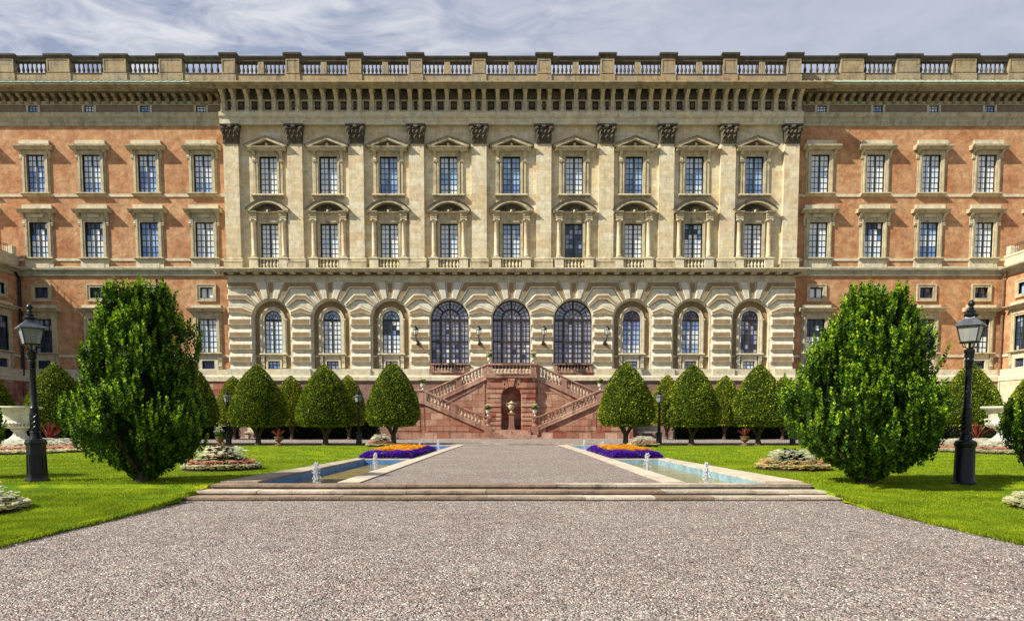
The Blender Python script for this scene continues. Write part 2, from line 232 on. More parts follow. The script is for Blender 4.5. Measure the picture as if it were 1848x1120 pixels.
# ------------------------------------------------------------------ mesh builder
def inset(poly, d):
    n = len(poly); A = sum(poly[i][0]*poly[(i+1) % n][1]-poly[(i+1) % n][0]*poly[i][1] for i in range(n)); s = 1 if A > 0 else -1
    res = []
    for i in range(n):
        a, b, c = Vector(poly[i-1]), Vector(poly[i]), Vector(poly[(i+1) % n])
        e1 = (b-a); e2 = (c-b)
        if e1.length < 1e-6 or e2.length < 1e-6: res.append(tuple(b)); continue
        e1.normalize(); e2.normalize(); n1_ = Vector((-e1.y, e1.x))*s; n2_ = Vector((-e2.y, e2.x))*s
        v = n1_+n2_; den = v.dot(n1_)
        k = d/max(den, 0.35); res.append((b.x+v.x*k, b.y+v.y*k))
    return res
class MB:
    def __init__(s): s.v = []; s.f = []; s.m = []
    def add(s, vs, fs, mi=0):
        o = len(s.v); s.v += [tuple(v) for v in vs]; s.f += [tuple(i+o for i in f) for f in fs]; s.m += [mi]*len(fs)
    def box(s, x0, x1, y0, y1, z0, z1, mi=0):
        if x0 > x1: x0, x1 = x1, x0
        if y0 > y1: y0, y1 = y1, y0
        if z0 > z1: z0, z1 = z1, z0
        s.add([(x, y, z) for x in (x0, x1) for y in (y0, y1) for z in (z0, z1)],
              [(0, 1, 3, 2), (4, 6, 7, 5), (0, 4, 5, 1), (2, 3, 7, 6), (0, 2, 6, 4), (1, 5, 7, 3)], mi)
    def prism(s, poly, y0, y1, mi=0, ch=0.0, mface=None):      # polygon in XZ; y0 back, y1 front (towards -Y); ch = chamfer of the front
        n = len(poly); A = sum(poly[i][0]*poly[(i+1) % n][1]-poly[(i+1) % n][0]*poly[i][1] for i in range(n))
        if A < 0: poly = poly[::-1]
        rings = [(poly, y0), (poly, y1+(ch if y1 < y0 else -ch))] if ch else [(poly, y0), (poly, y1)]
        if ch: rings.append((inset(poly, ch), y1))
        vs = []; fs = []
        for q, y in rings: vs += [(x, y, z) for x, z in q]
        for k in range(len(rings)-1):
            for i in range(n):
                j = (i+1) % n; fs.append((k*n+i, k*n+j, (k+1)*n+j, (k+1)*n+i))
        s.add(vs, fs, mi); o = (len(rings)-1)*n
        s.add(vs[o:], [tuple(range(n))], mi if mface is None else mface); s.add(vs[:n], [tuple(range(n))[::-1]], mi)
    def panel(s, poly, y0, y1, mi, mp_, border, ch, sink=0.02):     # a raised block whose face is a sunk panel in another material
        s.prism(poly, y0, y1, mi, ch); n = len(poly)
        q = inset(poly, border); n = len(q); s.prism(q, y1, y1-0.012, mp_) if sink <= 0 else s.prism(q, y1+0.01, y1-0.004, mp_)
    def profx(s, prof, x0, x1, mi=0, m0=0.0, m1=0.0):            # profile [(y,z)] swept along X; ends mitred: x shifts by m*(-y)
        n = len(prof)
        vs = [(x0+m0*(-y), y, z) for y, z in prof]+[(x1+m1*(-y), y, z) for y, z in prof]
        s.add(vs, [(i, (i+1) % n, n+(i+1) % n, n+i) for i in range(n)]+[tuple(range(n))[::-1], tuple(range(n, 2*n))], mi)
    def lathe(s, prof, c=(0, 0, 0), n=12, mi=0, sx=1, sy=1):
        vs = []; k = len(prof)
        for r, z in prof:
            for i in range(n):
                a = 2*math.pi*(i+.5)/n; vs.append((c[0]+r*sx*math.cos(a), c[1]+r*sy*math.sin(a), c[2]+z))
        fs = [(j*n+i, j*n+(i+1) % n, (j+1)*n+(i+1) % n, (j+1)*n+i) for j in range(k-1) for i in range(n)]
        fs += [tuple(range(n))[::-1], tuple(range((k-1)*n, k*n))]; s.add(vs, fs, mi)
    def tube(s, pts, rad, n=6, mi=0):
        pts = [Vector(p) for p in pts]; rad = rad if hasattr(rad, '__len__') else [rad]*len(pts); vs = []; up = Vector((0.03, 0.02, 1)).normalized()
        for i, p in enumerate(pts):
            d = (pts[min(i+1, len(pts)-1)]-pts[max(i-1, 0)]).normalized(); a = d.cross(up)
            if a.length < 0.15: a = d.cross(Vector((1, 0, 0)))
            a.normalize(); b = d.cross(a)
            for k in range(n):
                t_ = 2*math.pi*k/n; vs.append(p+(a*math.cos(t_)+b*math.sin(t_))*rad[i])
        fs = [(i*n+k, i*n+(k+1) % n, (i+1)*n+(k+1) % n, (i+1)*n+k) for i in range(len(pts)-1) for k in range(n)]
        fs += [tuple(range(n))[::-1], tuple(range((len(pts)-1)*n, len(pts)*n))]; s.add(vs, fs, mi)
    def merge(s, o, dx=0, dy=0, dz=0, sc=1, scz=None, mi=None):
        scz = sc if scz is None else scz; b = len(s.v); s.v += [(x*sc+dx, y*sc+dy, z*scz+dz) for x, y, z in o.v]
        s.f += [tuple(i+b for i in f) for f in o.f]; s.m += (o.m if mi is None else [mi]*len(o.f))
    def mesh(s, name, mats, smooth=False):
        me = bpy.data.meshes.new(name); me.from_pydata(s.v, [], s.f)
        for m_ in mats: me.materials.append(m_)
        me.polygons.foreach_set('material_index', s.m)
        if smooth:
            me.polygons.foreach_set('use_smooth', [True]*len(s.f)); 
        me.update()
        import bmesh
        bm = bmesh.new(); bm.from_mesh(me); bmesh.ops.recalc_face_normals(bm, faces=bm.faces); bm.to_mesh(me); bm.free()
        if smooth:
            try: me.set_sharp_from_angle(angle=R(40))
            except Exception: pass
        return me
    def build(s, name, mats, parent=None, loc=(0, 0, 0), rz=0, smooth=False):
        return put(s.mesh(name, mats if isinstance(mats, (list, tuple)) else [mats], smooth), name, parent, loc, rz)
def put(me, name, parent=None, loc=(0, 0, 0), rz=0):
    o = bpy.data.objects.new(name, me); COL.objects.link(o); o.location = loc; o.rotation_euler = (0, 0, rz)
    if parent: o.parent = parent
    return o
def empty(name, label, cat, loc=(0, 0, 0), rz=0, group=None):
    o = put(None, name, None, loc, rz); o.empty_display_size = 0.3; return tag(o, label, cat, group)
def tag(o, label=None, cat=None, group=None, kind=None):
    for k, v in (('label', label), ('category', cat), ('group', group), ('kind', kind)):
        if v: o[k] = v
    return o
def dup(o, parent=None, loc=None, rz=None, kids=True):
    c = o.copy(); COL.objects.link(c); c.parent = parent
    if loc is not None: c.location = loc
    if rz is not None: c.rotation_euler = (0, 0, rz)
    if kids:
        for ch in list(o.children): dup(ch, c)
    return c
def quads(name, mats, V, mi=None, tri=False):      # numpy faces of 4 (or 3) separate vertices
    k = 3 if tri else 4; n = len(V)//k
    me = bpy.data.meshes.new(name); me.vertices.add(n*k); me.vertices.foreach_set('co', np.ascontiguousarray(V, dtype=np.float32).ravel())
    me.loops.add(n*k); me.loops.foreach_set('vertex_index', np.arange(n*k, dtype=np.int32)); me.polygons.add(n)
    me.polygons.foreach_set('loop_start', np.arange(0, n*k, k, dtype=np.int32)); me.polygons.foreach_set('loop_total', np.full(n, k, dtype=np.int32))
    for m_ in mats: me.materials.append(m_)
    if mi is not None: me.polygons.foreach_set('material_index', np.asarray(mi, dtype=np.int32))
    me.update(calc_edges=True); return me
def wall_holes(mb, x0, x1, z0, z1, y, rects, depth, mi=0, arches=(), n=20):
    """front face at y of a wall with openings; reveals run back by depth. arches: (cx, r, zbase, zcentre)"""
    rs = list(rects)+[(cx-r, cx+r, zb, zc+r) for cx, r, zb, zc in arches]
    xs = sorted({x0, x1, *[min(max(v, x0), x1) for r in rs for v in r[:2]]}); zs = sorted({z0, z1, *[min(max(v, z0), z1) for r in rs for v in r[2:]]})
    for i in range(len(xs)-1):
        for j in range(len(zs)-1):
            cx_, cz_ = (xs[i]+xs[i+1])/2, (zs[j]+zs[j+1])/2
            if any(r[0] < cx_ < r[1] and r[2] < cz_ < r[3] for r in rs): continue
            mb.add([(xs[i], y, zs[j]), (xs[i+1], y, zs[j]), (xs[i+1], y, zs[j+1]), (xs[i], y, zs[j+1])], [(0, 1, 2, 3)], mi)
    for a, b, c, d in rects:
        mb.add([(a, y, c), (b, y, c), (b, y, d), (a, y, d), (a, y+depth, c), (b, y+depth, c), (b, y+depth, d), (a, y+depth, d)], [(0, 1, 5, 4), (1, 2, 6, 5), (2, 3, 7, 6), (3, 0, 4, 7)], mi)
    for cx, r, zb, zc in arches:
        pts = [(cx+r*math.cos(math.pi*k/n), zc+r*math.sin(math.pi*k/n)) for k in range(n+1)]
        for k in range(n):
            (xa, za), (xb, zb2) = pts[k], pts[k+1]
            mb.add([(xa, y, za), (xa, y, zc+r), (xb, y, zc+r), (xb, y, zb2)], [(0, 1, 2, 3)], mi)
        full = [(cx+r, zb)]+pts+[(cx-r, zb)]
        for k in range(len(full)-1):
            (xa, za), (xb, zb2) = full[k], full[k+1]
            mb.add([(xa, y, za), (xb, y, zb2), (xb, y+depth, zb2), (xa, y+depth, za)], [(0, 1, 2, 3)], mi)
        mb.add([(cx-r, y, zb), (cx+r, y, zb), (cx+r, y+depth, zb), (cx-r, y+depth, zb)], [(0, 1, 2, 3)], mi)
def arch_ring(mb, cx, zc, zb, r0, r1, y0, y1, mi=0, n=20, ch=0.0):
    po = [(cx+r1, zb)]+[(cx+r1*math.cos(math.pi*k/n), zc+r1*math.sin(math.pi*k/n)) for k in range(n+1)]+[(cx-r1, zb)]
    pi = [(cx+r0, zb)]+[(cx+r0*math.cos(math.pi*k/n), zc+r0*math.sin(math.pi*k/n)) for k in range(n+1)]+[(cx-r0, zb)]
    k = len(po); vs = [(x, y0, z) for x, z in po]+[(x, y1, z) for x, z in po]+[(x, y1, z) for x, z in pi]+[(x, y0, z) for x, z in pi]
    fs = []
    for i in range(k-1):
        for q in range(3): fs.append((q*k+i, q*k+i+1, (q+1)*k+i+1, (q+1)*k+i))
    fs += [(0, k, 2*k, 3*k), (k-1, 2*k-1, 3*k-1, 4*k-1)]; mb.add(vs, fs, mi)
# ================================================================== GROUND
def sheet(name, poly, z, mat, kind='structure'):
    me = bpy.data.meshes.new(name); me.from_pydata([(x, y, z) for x, y in poly], [], [tuple(range(len(poly)))]); me.materials.append(mat)
    o = put(me, name); tag(o, kind=kind); return o
ZL = -0.22
sheet('ground', [(-900, -300), (900, -300), (900, 1500), (-900, 1500)], ZL, M_GRAVEL)
YT = G(923, 875).y                                     # front edge of the top step
mb = MB(); mb.box(-60, 60, 39.42, 70, -0.30, -0.03); tag(mb.build('terrace_ground', M_SOIL), kind='structure')
def xp(px, py): return abs(G(px, py).x)
# pool / path lines (half widths), nearly parallel to the axis
Y0p, Y1p = YT+0.02, 39.9
path_x = lambda y: np.interp(y, [Y0p, 15.05, 30.7, 39.9], [3.20, 3.17, 2.90, 2.62])
kerb_x = lambda y: path_x(y)+0.46
win_x = lambda y: np.interp(y, [Y0p, 24, 39.9], [5.32, 5.0, 4.6])          # inner side of the outer kerb
wout_x = lambda y: np.interp(y, [Y0p, 24, 39.9], [6.12, 5.38, 4.95])
mb = MB(); ys = np.linspace(Y0p+0.36, 40.2, 12)
for a, b in zip(ys[:-1], ys[1:]): mb.add([(-path_x(a), a, 0), (path_x(a), a, 0), (path_x(b), b, 0), (-path_x(b), b, 0)], [(0, 1, 2, 3)])
tag(mb.build('gravel_path', M_GRAVEL2), kind='structure')
mb = MB(); mb.box(-60, 60, 40.55, FD+2, -0.1, 0.05); tag(mb.build('cross_path', M_GRAVEL2), kind='structure')
mb = MB(); mb.box(-5.4, 5.4, 40.2, 40.55, -0.05, 0.085); mb.box(-5.0, 5.0, 39.88, 40.197, -0.05, 0.03)
tag(mb.build('kerb_step', M_STEP), 'low worn stone step across the far end of the gravel path', 'step')
# lawns
def lawn_z(y): return np.interp(y, [4, 11, 13.9, YT-0.12, YT-0.02, YT+0.05, 60], [-0.185, -0.17, -0.075, -0.055, -0.05, 0.0, 0.0])
bl = [G(*p, z=-0.2) for p in ((352, 899), (300, 911), (200, 936), (100, 960), (0, 985), (-200, 1030))]
br = [G(*p, z=-0.2) for p in ((1502, 901), (1560, 914), (1650, 936), (1750, 959), (1848, 981), (2050, 1030))]
def edge(y, pts): p = sorted([(q.y, abs(q.x)) for q in pts]); return np.interp(y, [a for a, _ in p], [b for _, b in p])
for sgn, pts, nm in ((-1, bl, 'lawn'), (1, br, 'lawn')):
    mb = MB(); rows = list(np.linspace(5.0, 13.3, 40))+[13.55, 13.75, 13.9, YT-0.12, YT-0.02, YT+0.05, YT+0.6]+list(np.linspace(YT+1.4, 39.4, 18)); prev = None
    for y in rows:
        if y < 13.2: xe = float(edge(y, pts))+0.02*math.sin(y*9)+0.015*math.sin(y*23+sgn)
        elif y < 13.52: xe = 6.30
        elif y < YT-0.13: xe = 6.27 if y < 13.9 else 6.2
        elif y < YT+0.1: xe = 6.16
        else: xe = float(wout_x(y))+0.01
        xs_ = [xe, xe+0.03, xe+0.4, xe+1.5, xe+4, xe+9, 48]; z = float(lawn_z(y))
        row = [(sgn*xs_[0], y, z-0.09)]+[(sgn*x, y, z+0.008*math.sin(x*3+y*2)) for x in xs_[1:]]
        if prev: mb.add(prev+row, [(i, i+1, 8+i, 7+i) for i in range(6)])
        prev = row
    mb.add(prev+[(x, y+0.04, z-0.13) for x, y, z in prev], [(i, i+1, 8+i, 7+i) for i in range(6)])
    tag(mb.build(nm, M_LAWN), kind='structure')
# grass blades (near lawns dense, far lawns sparser)
def blades(n, sgn, y0, y1, xmax, h, wd, pts, dens_pow=1.0):
    y = y0+(y1-y0)*rng.random(n)**dens_pow
    if y1 < 14: e_ = edge(y, pts)
    else: e_ = np.where(y < YT+0.1, 6.25, wout_x(y))
    xm = np.minimum(xmax, np.maximum(y*0.76, e_+0.3)); x = e_-0.01+(xm-e_)*rng.random(n); z = lawn_z(y)-0.005
    th = rng.random(n)*6.28; hh = h*(0.5+rng.random(n)); ww = wd*(0.6+0.8*rng.random(n)); lx, ly = (rng.random(n)-.5)*h*1.3, (rng.random(n)-.5)*h*1.3
    A = np.stack([sgn*x-np.cos(th)*ww, y-np.sin(th)*ww, z], 1); B = np.stack([sgn*x+np.cos(th)*ww, y+np.sin(th)*ww, z], 1); C_ = np.stack([sgn*x+lx, y+ly, z+hh], 1)
    return np.stack([A, B, C_], 1).reshape(-1, 3)
for sgn, pts in ((-1, bl), (1, br)):
    V = np.concatenate([blades(75000, sgn, 7.4, 14.2, 20, 0.028, 0.006, pts), blades(60000, sgn, YT, 24, 22, 0.03, 0.008, pts), blades(30000, sgn, 22, 39.3, 34, 0.035, 0.014, pts)])
    e_y = rng.uniform(7.2, 13.3, 5000); e_x = edge(e_y, pts)+rng.normal(0, 0.03, 5000)
    zz_ = lawn_z(e_y)-0.02; th = rng.random(5000)*6.28
    E = np.stack([np.stack([sgn*e_x-np.cos(th)*.006, e_y-np.sin(th)*.006, zz_], 1), np.stack([sgn*e_x+np.cos(th)*.006, e_y+np.sin(th)*.006, zz_], 1), np.stack([sgn*(e_x-0.03*rng.random(5000)), e_y+rng.normal(0, .02, 5000), zz_+0.05*rng.random(5000)+.02], 1)], 1).reshape(-1, 3)
    tag(put(quads('grass', [M_BLADE], np.concatenate([V, E]), tri=True), 'grass'), 'short bright green grass blades of the %s lawn' % ('left' if sgn < 0 else 'right'), 'grass', kind='stuff')
# loose pebbles on the forecourt
n = 80000; y = 4.3+9.0*rng.random(n)**1.5; x = (rng.random(n)*2-1)*np.minimum(y*0.76, np.where(y < 13.3, edge(y, bl)-0.03, 6)); sz = 0.0035+0.006*rng.random(n)**2
oct_ = np.array([(1, 0, 0), (-1, 0, 0), (0, 1, 0), (0, -1, 0), (0, 0, 1), (0, 0, -1)], float); fi = np.array([(0, 2, 4), (2, 1, 4), (1, 3, 4), (3, 0, 4)])
th = rng.random(n)*6.28; ax = sz*(1+.8*rng.random(n)); ay = sz; az = sz*(.5+.5*rng.random(n))
V = oct_[None]*np.stack([ax, ay, az], 1)[:, None]; V = V+rng.normal(0, 1, V.shape)*sz[:, None, None]*.25
c_, s_ = np.cos(th)[:, None], np.sin(th)[:, None]; V = np.stack([V[..., 0]*c_-V[..., 1]*s_+x[:, None], V[..., 0]*s_+V[..., 1]*c_+y[:, None], V[..., 2]+ZL], 2)
me = bpy.data.meshes.new('gravel'); me.vertices.add(n*6); me.vertices.foreach_set('co', V.astype(np.float32).ravel())
idx = (fi[None]+(np.arange(n)*6)[:, None, None]).reshape(-1, 3); me.loops.add(idx.size); me.loops.foreach_set('vertex_index', idx.ravel().astype(np.int32)); me.polygons.add(len(idx))
me.polygons.foreach_set('loop_start', np.arange(0, idx.size, 3, dtype=np.int32)); me.polygons.foreach_set('loop_total', np.full(len(idx), 3, dtype=np.int32)); me.materials.append(M_PEB); me.update(calc_edges=True)
tag(put(me, 'gravel'), 'loose pinkish grey pebbles scattered over the gravel forecourt', 'gravel', kind='stuff')
# ================================================================== GARDEN STEPS
st = empty('stone_steps', 'wide flight of three worn low stone steps up to the fountains', 'steps', (0, YT, 0))
random.seed(3)
for k, (hw, z1, z0, ya, yb) in enumerate(((6.12, 0.012, -0.085, 0.0, 0.40), (6.24, -0.078, -0.16, -0.44, -0.004), (6.36, -0.152, -0.24, -0.88, -0.444))):
    mb = MB(); x = -hw
    while x < hw-0.01:
        l = random.uniform(1.1, 1.9); x1 = min(hw, x+l)
        if hw-x1 < 0.5: x1 = hw
        j = random.uniform(-0.008, 0.008); zz_ = z1+random.uniform(-0.005, 0.004)
        mb.box(x+0.004, x1-0.004, ya+j, yb, zz_-0.045, zz_); mb.box(x+0.004, x1-0.004, ya+j+0.045, yb-0.002, z0-0.03, zz_-0.045); x = x1
    mb.m = [kk for j_ in range(len(mb.f)//12) for kk in [random.choice((0, 0, 1, 2))]*12]; mb.build('step', [M_STEP, M_KERB, M_STEPD], st)
# ================================================================== POOLS
def strip(mb, fa, fb, ya, yb, z0, z1, sgn, mi=0, n=8):
    yy = np.linspace(ya, yb, n)
    for a, b in zip(yy[:-1], yy[1:]):
        q = [(sgn*fa(a), a), (sgn*fb(a), a), (sgn*fb(b), b), (sgn*fa(b), b)]
        mb.add([(x, y, z1) for x, y in q]+[(x, y, z0) for x, y in q], [(0, 1, 2, 3), (0, 1, 5, 4), (1, 2, 6, 5), (2, 3, 7, 6), (3, 0, 4, 7)], mi)
YB0, YB1 = 24.3, 31.6
side = {-1: 'left', 1: 'right'}
for sgn in (-1, 1):
    lin = M_LINER if sgn < 0 else M_LINER2
    e = empty('fountain_pool', 'long blue painted fountain pool with stone kerb %s of the gravel path' % side[sgn], 'pool', (0, 0, 0))
    mb = MB(); strip(mb, path_x, kerb_x, Y0p+0.40, Y1p, -0.25, 0.028, sgn, n=14); mb.build('kerb', M_KERB, e)
    mb = MB(); strip(mb, win_x, wout_x, Y0p+0.40, 38.9, -0.25, 0.05, sgn, n=10); mb.build('kerb', M_STEP if sgn < 0 else M_KERB, e)
    for ya, yb in ((YB0-.30, YB0), (YB1, YB1+.25), (38.3, 38.9)):
        mb = MB(); strip(mb, kerb_x, win_x, ya, yb, -0.25, 0.04, sgn, n=2); mb.build('cross_kerb', M_KERB, e)
    for ya, yb in ((Y0p+0.40, YB0-0.30), (YB1+0.25, 38.3)):
        mb = MB(); strip(mb, lambda y: win_x(y)-0.035, win_x, ya, yb, -0.25, 0.0, sgn, n=6); strip(mb, lambda y: kerb_x(y), lambda y: kerb_x(y)+0.03, ya, yb, -0.25, 0.0, sgn, n=6)
        strip(mb, lambda y: kerb_x(y)+0.03, lambda y: win_x(y)-0.035, yb-0.03, yb, -0.25, 0.0, sgn, n=2)
        mb.build('lining', lin, e)
    for ya, yb, m_ in ((Y0p+0.40, YB0-0.33, M_WATER), (YB1+0.25, 38.27, M_WATERB)):
        mb = MB(); yy = np.linspace(ya, yb, 6)
        for a, b in zip(yy[:-1], yy[1:]): mb.add([(sgn*(kerb_x(a)+.03), a, -.155), (sgn*(win_x(a)-.035), a, -.155), (sgn*(win_x(b)-.035), b, -.155), (sgn*(kerb_x(b)+.03), b, -.155)], [(0, 1, 2, 3)])
        tag(mb.build('water', m_), kind='structure')
# fountain jets
def jet(x, y, h, label):
    e = empty('fountain_jet', label, 'fountain', (x, y, -0.155), group='small fountain jets of the two pools')
    random.seed(int(x*100+y)); mb = MB()
    for k in range(7):                                     # several thin broken strands
        a = k*.9; q = random.uniform(.0, .035); hh = h*random.uniform(.72, 1.0); sg_ = []
        for t_ in np.linspace(0, 1, 9): sg_.append((q*math.cos(a)*(1+t_)+random.uniform(-.008, .008), q*math.sin(a)*(1+t_)+random.uniform(-.008, .008), hh*t_))
        mb.tube(sg_, [random.uniform(.004, .011) for _ in range(8)]+[.012], 5)
    for k in range(26): t_ = random.uniform(.45, 1.02); r_ = random.uniform(.006, .017); mb.lathe([(.002, -r_*1.5), (r_, 0), (.002, r_*1.5)], (random.gauss(0, .028), random.gauss(0, .028), h*t_), 5)
    tag(mb.build('water_column', M_FOAM, e, smooth=True), kind='stuff')
    mb = MB()
    for i in range(150):
        a = random.uniform(0, 6.28); t_ = random.random(); rr = 0.03+0.11*t_**1.5*random.uniform(.4, 1.2); zz_ = h*(1.02-t_*t_)+random.uniform(-.03, .03); s_ = random.uniform(.005, .013)
        cx, cy = rr*math.cos(a), rr*math.sin(a)
        mb.add([(cx-s_, cy, zz_), (cx+s_, cy, zz_), (cx, cy-s_, zz_), (cx, cy+s_, zz_), (cx, cy, zz_+s_*1.8), (cx, cy, zz_-s_*1.8)], [(0, 2, 4), (2, 1, 4), (1, 3, 4), (3, 0, 4), (2, 0, 5), (1, 2, 5), (3, 1, 5), (0, 3, 5)])
    tag(mb.build('spray', M_FOAM, e), kind='stuff')
    mb = MB(); mb.lathe([(0.20, 0.0), (0.17, 0.012), (0.08, 0.028), (0.03, 0.03)], n=14); mb.build('foam_ring', M_FOAM, e, smooth=True)
for sgn in (-1, 1):
    sd_ = side[sgn]
    jet(sgn*4.3, 15.6, 0.42+0.1, 'nearest white water jet in the %s pool beside the steps' % sd_)
    jet(sgn*3.95, 20.6, 0.46+0.05, 'white water jet in the %s pool just in front of the purple flowers' % sd_)
    jet(sgn*4.25, 33.0, 0.50, 'distant white water jet beyond the %s purple flower bed on its lawn side' % sd_)
    jet(sgn*3.42, 33.2, 0.58, 'distant white water jet beyond the %s purple flower bed on its path side' % sd_)
# ================================================================== PALACE
pal = empty('palace', 'long orange and cream palace with pilastered sandstone centre and roof balustrade', 'palace', (0, FD, 0))
PY = -FD     # children are given in palace coordinates: y = 0 is the face of the central block, -y is towards the garden
def part(mb, name, mats, loc=(0, 0, 0), rz=0, parent=pal, smooth=False): return mb.build(name, mats, parent, loc, rz, smooth)
WX = [-19.85, -14.95, -10.02, -5.12, 0, 5.12, 10.02, 14.95, 19.85]
PX = [-22.75, -17.6, -12.62, -7.72, -2.63, 2.63, 7.72, 12.62, 17.6, 22.75]
HW = 23.45                                        # half width of the centre block
XS = 41.0                                         # inner faces of the projecting side wings
WWX = [25.4, 29.98, 34.55, 39.13]                 # window axes of the recessed flanks
wy = 0.5
z_roof = Z(146, 1.6); z_soff = Z(169); z_brk = Z(205, 0.25); z_arch = Z(228.5)
# --- baluster prototype
BPR = [(0.085, 0), (0.085, .06), (0.05, .10), (0.045, .14), (0.085, .26), (0.095, .36), (0.07, .50), (0.042, .66), (0.038, .76), (0.06, .80), (0.04, .84), (0.06, .90), (0.08, .93), (0.08, 1.0)]
def balu(n=8):
    m_ = MB(); m_.lathe([(r*1.12, z) for r, z in BPR], n=n); return m_
BAL = balu()
rest = MB()       # balusters beyond the hundred largest
def add_rest(x, y, z0, h, mi, wsc=1.0): rest.merge(BAL, x, y, z0, wsc, h, mi)
# --- central walls
zfl = Z(482); zg = Z(687)
gw = lambda px: px/21.5
upper = [(x-0.72, x+0.72, Z(351.5), Z(283)) for x in WX]+[(x-0.73, x+0.73, Z(465.3), Z(404)) for x in WX]
mb = MB(); wall_holes(mb, -HW, HW, zfl, z_roof, 0.0, upper, 0.34)
mb.box(-HW, -HW+0.01, 0.002, 1.0, zfl, z_roof); mb.box(HW-0.01, HW, 0.002, 1.0, zfl, z_roof); part(mb, 'wall', M_CREAM)
ZC = Z(575.5); RO = 1.60                              # centre and radius of the big arches
za0 = Z(666)
mb = MB(); wall_holes(mb, -HW+0.35, HW-0.35, za0, zfl, 0.08, [], 0.42, 0, [(x, RO, za0+0.02, ZC) for x in WX], 24)
mb.box(-HW+0.35, -HW+0.36, 0.082, 1.0, za0, zfl); mb.box(HW-0.36, HW-0.35, 0.082, 1.0, za0, zfl); part(mb, 'wall', M_RUST)
mb = MB(); mb.box(-50, 50, 1.2, 14, 0, z_roof-0.05, 0); part(mb, 'inner_mass', M_ATTIC)
mb = MB(); mb.box(-HW-0.15, HW+0.15, -0.35, 0.9, -0.1, zg); part(mb, 'plinth_wall', M_GRAN)
# ledges of the base
mb = MB()
mb.profx([(0.3, zg+.002), (-0.50, zg+.002), (-0.50, Z(680, .5)), (-0.42, Z(677, .45)), (0.3, Z(677, .45))], -HW-0.28, HW+0.28)
for i in range(10):
    x0, x1 = PX[i]-0.92, PX[i]+0.92
    if i == 0: x0 = -HW-0.1
    if i == 9: x1 = HW+0.1
    mb.box(x0, x1, -0.26, 0.3, Z(677, .45)+.002, za0+0.03)
mb.box(-HW+.4, HW-.4, -0.12, 0.6, Z(677, .45)+.001, za0+0.018)
part(mb, 'base_course', [M_PALE])
# --- rusticated piers
ANG = [6.5, 21, 32.5, 44.5, 53.5, 68, 79.5]
def xoff(a, z): return math.tan(R(a))*(z-ZC)
def dedupe(p):
    r = []
    for q in p:
        if not r or (abs(q[0]-r[-1][0])+abs(q[1]-r[-1][1])) > 1e-3: r.append(q)
    if abs(r[0][0]-r[-1][0])+abs(r[0][1]-r[-1][1]) < 1e-3: r.pop()
    return r
def pier(mb, wl, wr, xl, xr):
    """one banded pier between window axes wl and wr (None at the ends, where it stops at xl / xr)"""
    lv = [Z(508.5), Z(519.5), Z(531), Z(541), Z(554), Z(564.5)]; rr = RO+0.03
    axis = (wl+wr)/2 if wl is not None and wr is not None else None
    def chain(w_, s_, a1, a2, z1, z2):
        U = abs((axis if axis is not None else (xl if s_ < 0 else xr))-w_)
        c = [(min(U, xoff(a1, z1)), z1), (rr*math.sin(R(a1)), ZC+rr*math.cos(R(a1))), (rr*math.sin(R(a2)), ZC+rr*math.cos(R(a2))), (min(U, xoff(a2, z2)), z2)]
        return [(w_+s_*u, z) for u, z in c]
    for k in range(5):
        a1, a2, z1, z2 = ANG[k+1], ANG[k+2], lv[k], lv[k+1]
        Lc = chain(wl, 1, a1, a2, z1, z2) if wl is not None else [(xl, z1), (xl, z2)]
        Rc = chain(wr, -1, a1, a2, z1, z2) if wr is not None else [(xr, z1), (xr, z2)]
        poly = dedupe(Lc+Rc[::-1])
        if k % 2 == 0:
            mb.prism(poly, 0.079, -0.18, 0, 0.05); mb.prism(inset(poly, 0.09), -0.16, -0.186, 1)
        else: mb.prism(inset(poly, 0.03), 0.079, -0.02, 0, 0.05)
    zs_ = [Z(v) for v in (564.5, 574.7, 587, 598, 609, 619.7, 631.6, 641.8, 653.6, 666)]
    XL, XR = (wl+rr if wl is not None else xl), (wr-rr if wr is not None else xr)
    for k in range(9):
        z1, z2 = zs_[k], zs_[k+1]
        if k % 2 == 1:
            mb.prism([(XL, z1), (XR, z1), (XR, z2), (XL, z2)], 0.079, -0.18, 0, 0.05)
            mb.prism([(XL+.14, z1-.10), (XR-.14, z1-.10), (XR-.14, z2+.09), (XL+.14, z2+.09)], -0.16, -0.186, 1)
        else:
            mb.profx([(0.079, z2+.02), (-0.12, z2+.02), (-0.05, z2+.09), (0.0, (z1+z2)/2-.02), (0.01, (z1+z2)/2+.05), (-0.03, z1-.07), (-0.12, z1-.02), (0.079, z1-.02)], XL+.05, XR-.05, 0)
for i in range(10):
    mb = MB(); pier(mb, WX[i-1] if i > 0 else None, WX[i] if i < 9 else None, -HW+.02, HW-.02)
    part(mb, 'rusticated_pier', [M_RUST, M_TAN])
for x in WX:                                        # three voussoirs above every arch
    mb = MB(); rr = RO+.03; zt = Z(508.5)
    def vo(a, b): return [(x+xoff(a, zt), zt), (x+rr*math.sin(R(a)), ZC+rr*math.cos(R(a))), (x+rr*math.sin(R(b)), ZC+rr*math.cos(R(b))), (x+xoff(b, zt), zt)]
    q = vo(-ANG[0], ANG[0]); mb.prism(q, .079, -.13, 0, .04); mb.prism(inset(q, .10), -.12, -.137, 1)
    mb.prism(inset(vo(-ANG[1], -ANG[0]), .015), .079, -.24, 0, .05); mb.prism(inset(vo(ANG[0], ANG[1]), .015), .079, -.24, 0, .05)
    part(mb, 'keystone', [M_RUST, M_TAN])
# frieze over the rustication
mb = MB(); mb.box(-HW+.1, HW-.1, -0.10, 0.079, Z(508.5)+.003, Z(494)); mb.box(-HW+.05, HW-.05, -0.17, 0.079, Z(508.5)+.004, Z(506)); part(mb, 'frieze', M_PALE)
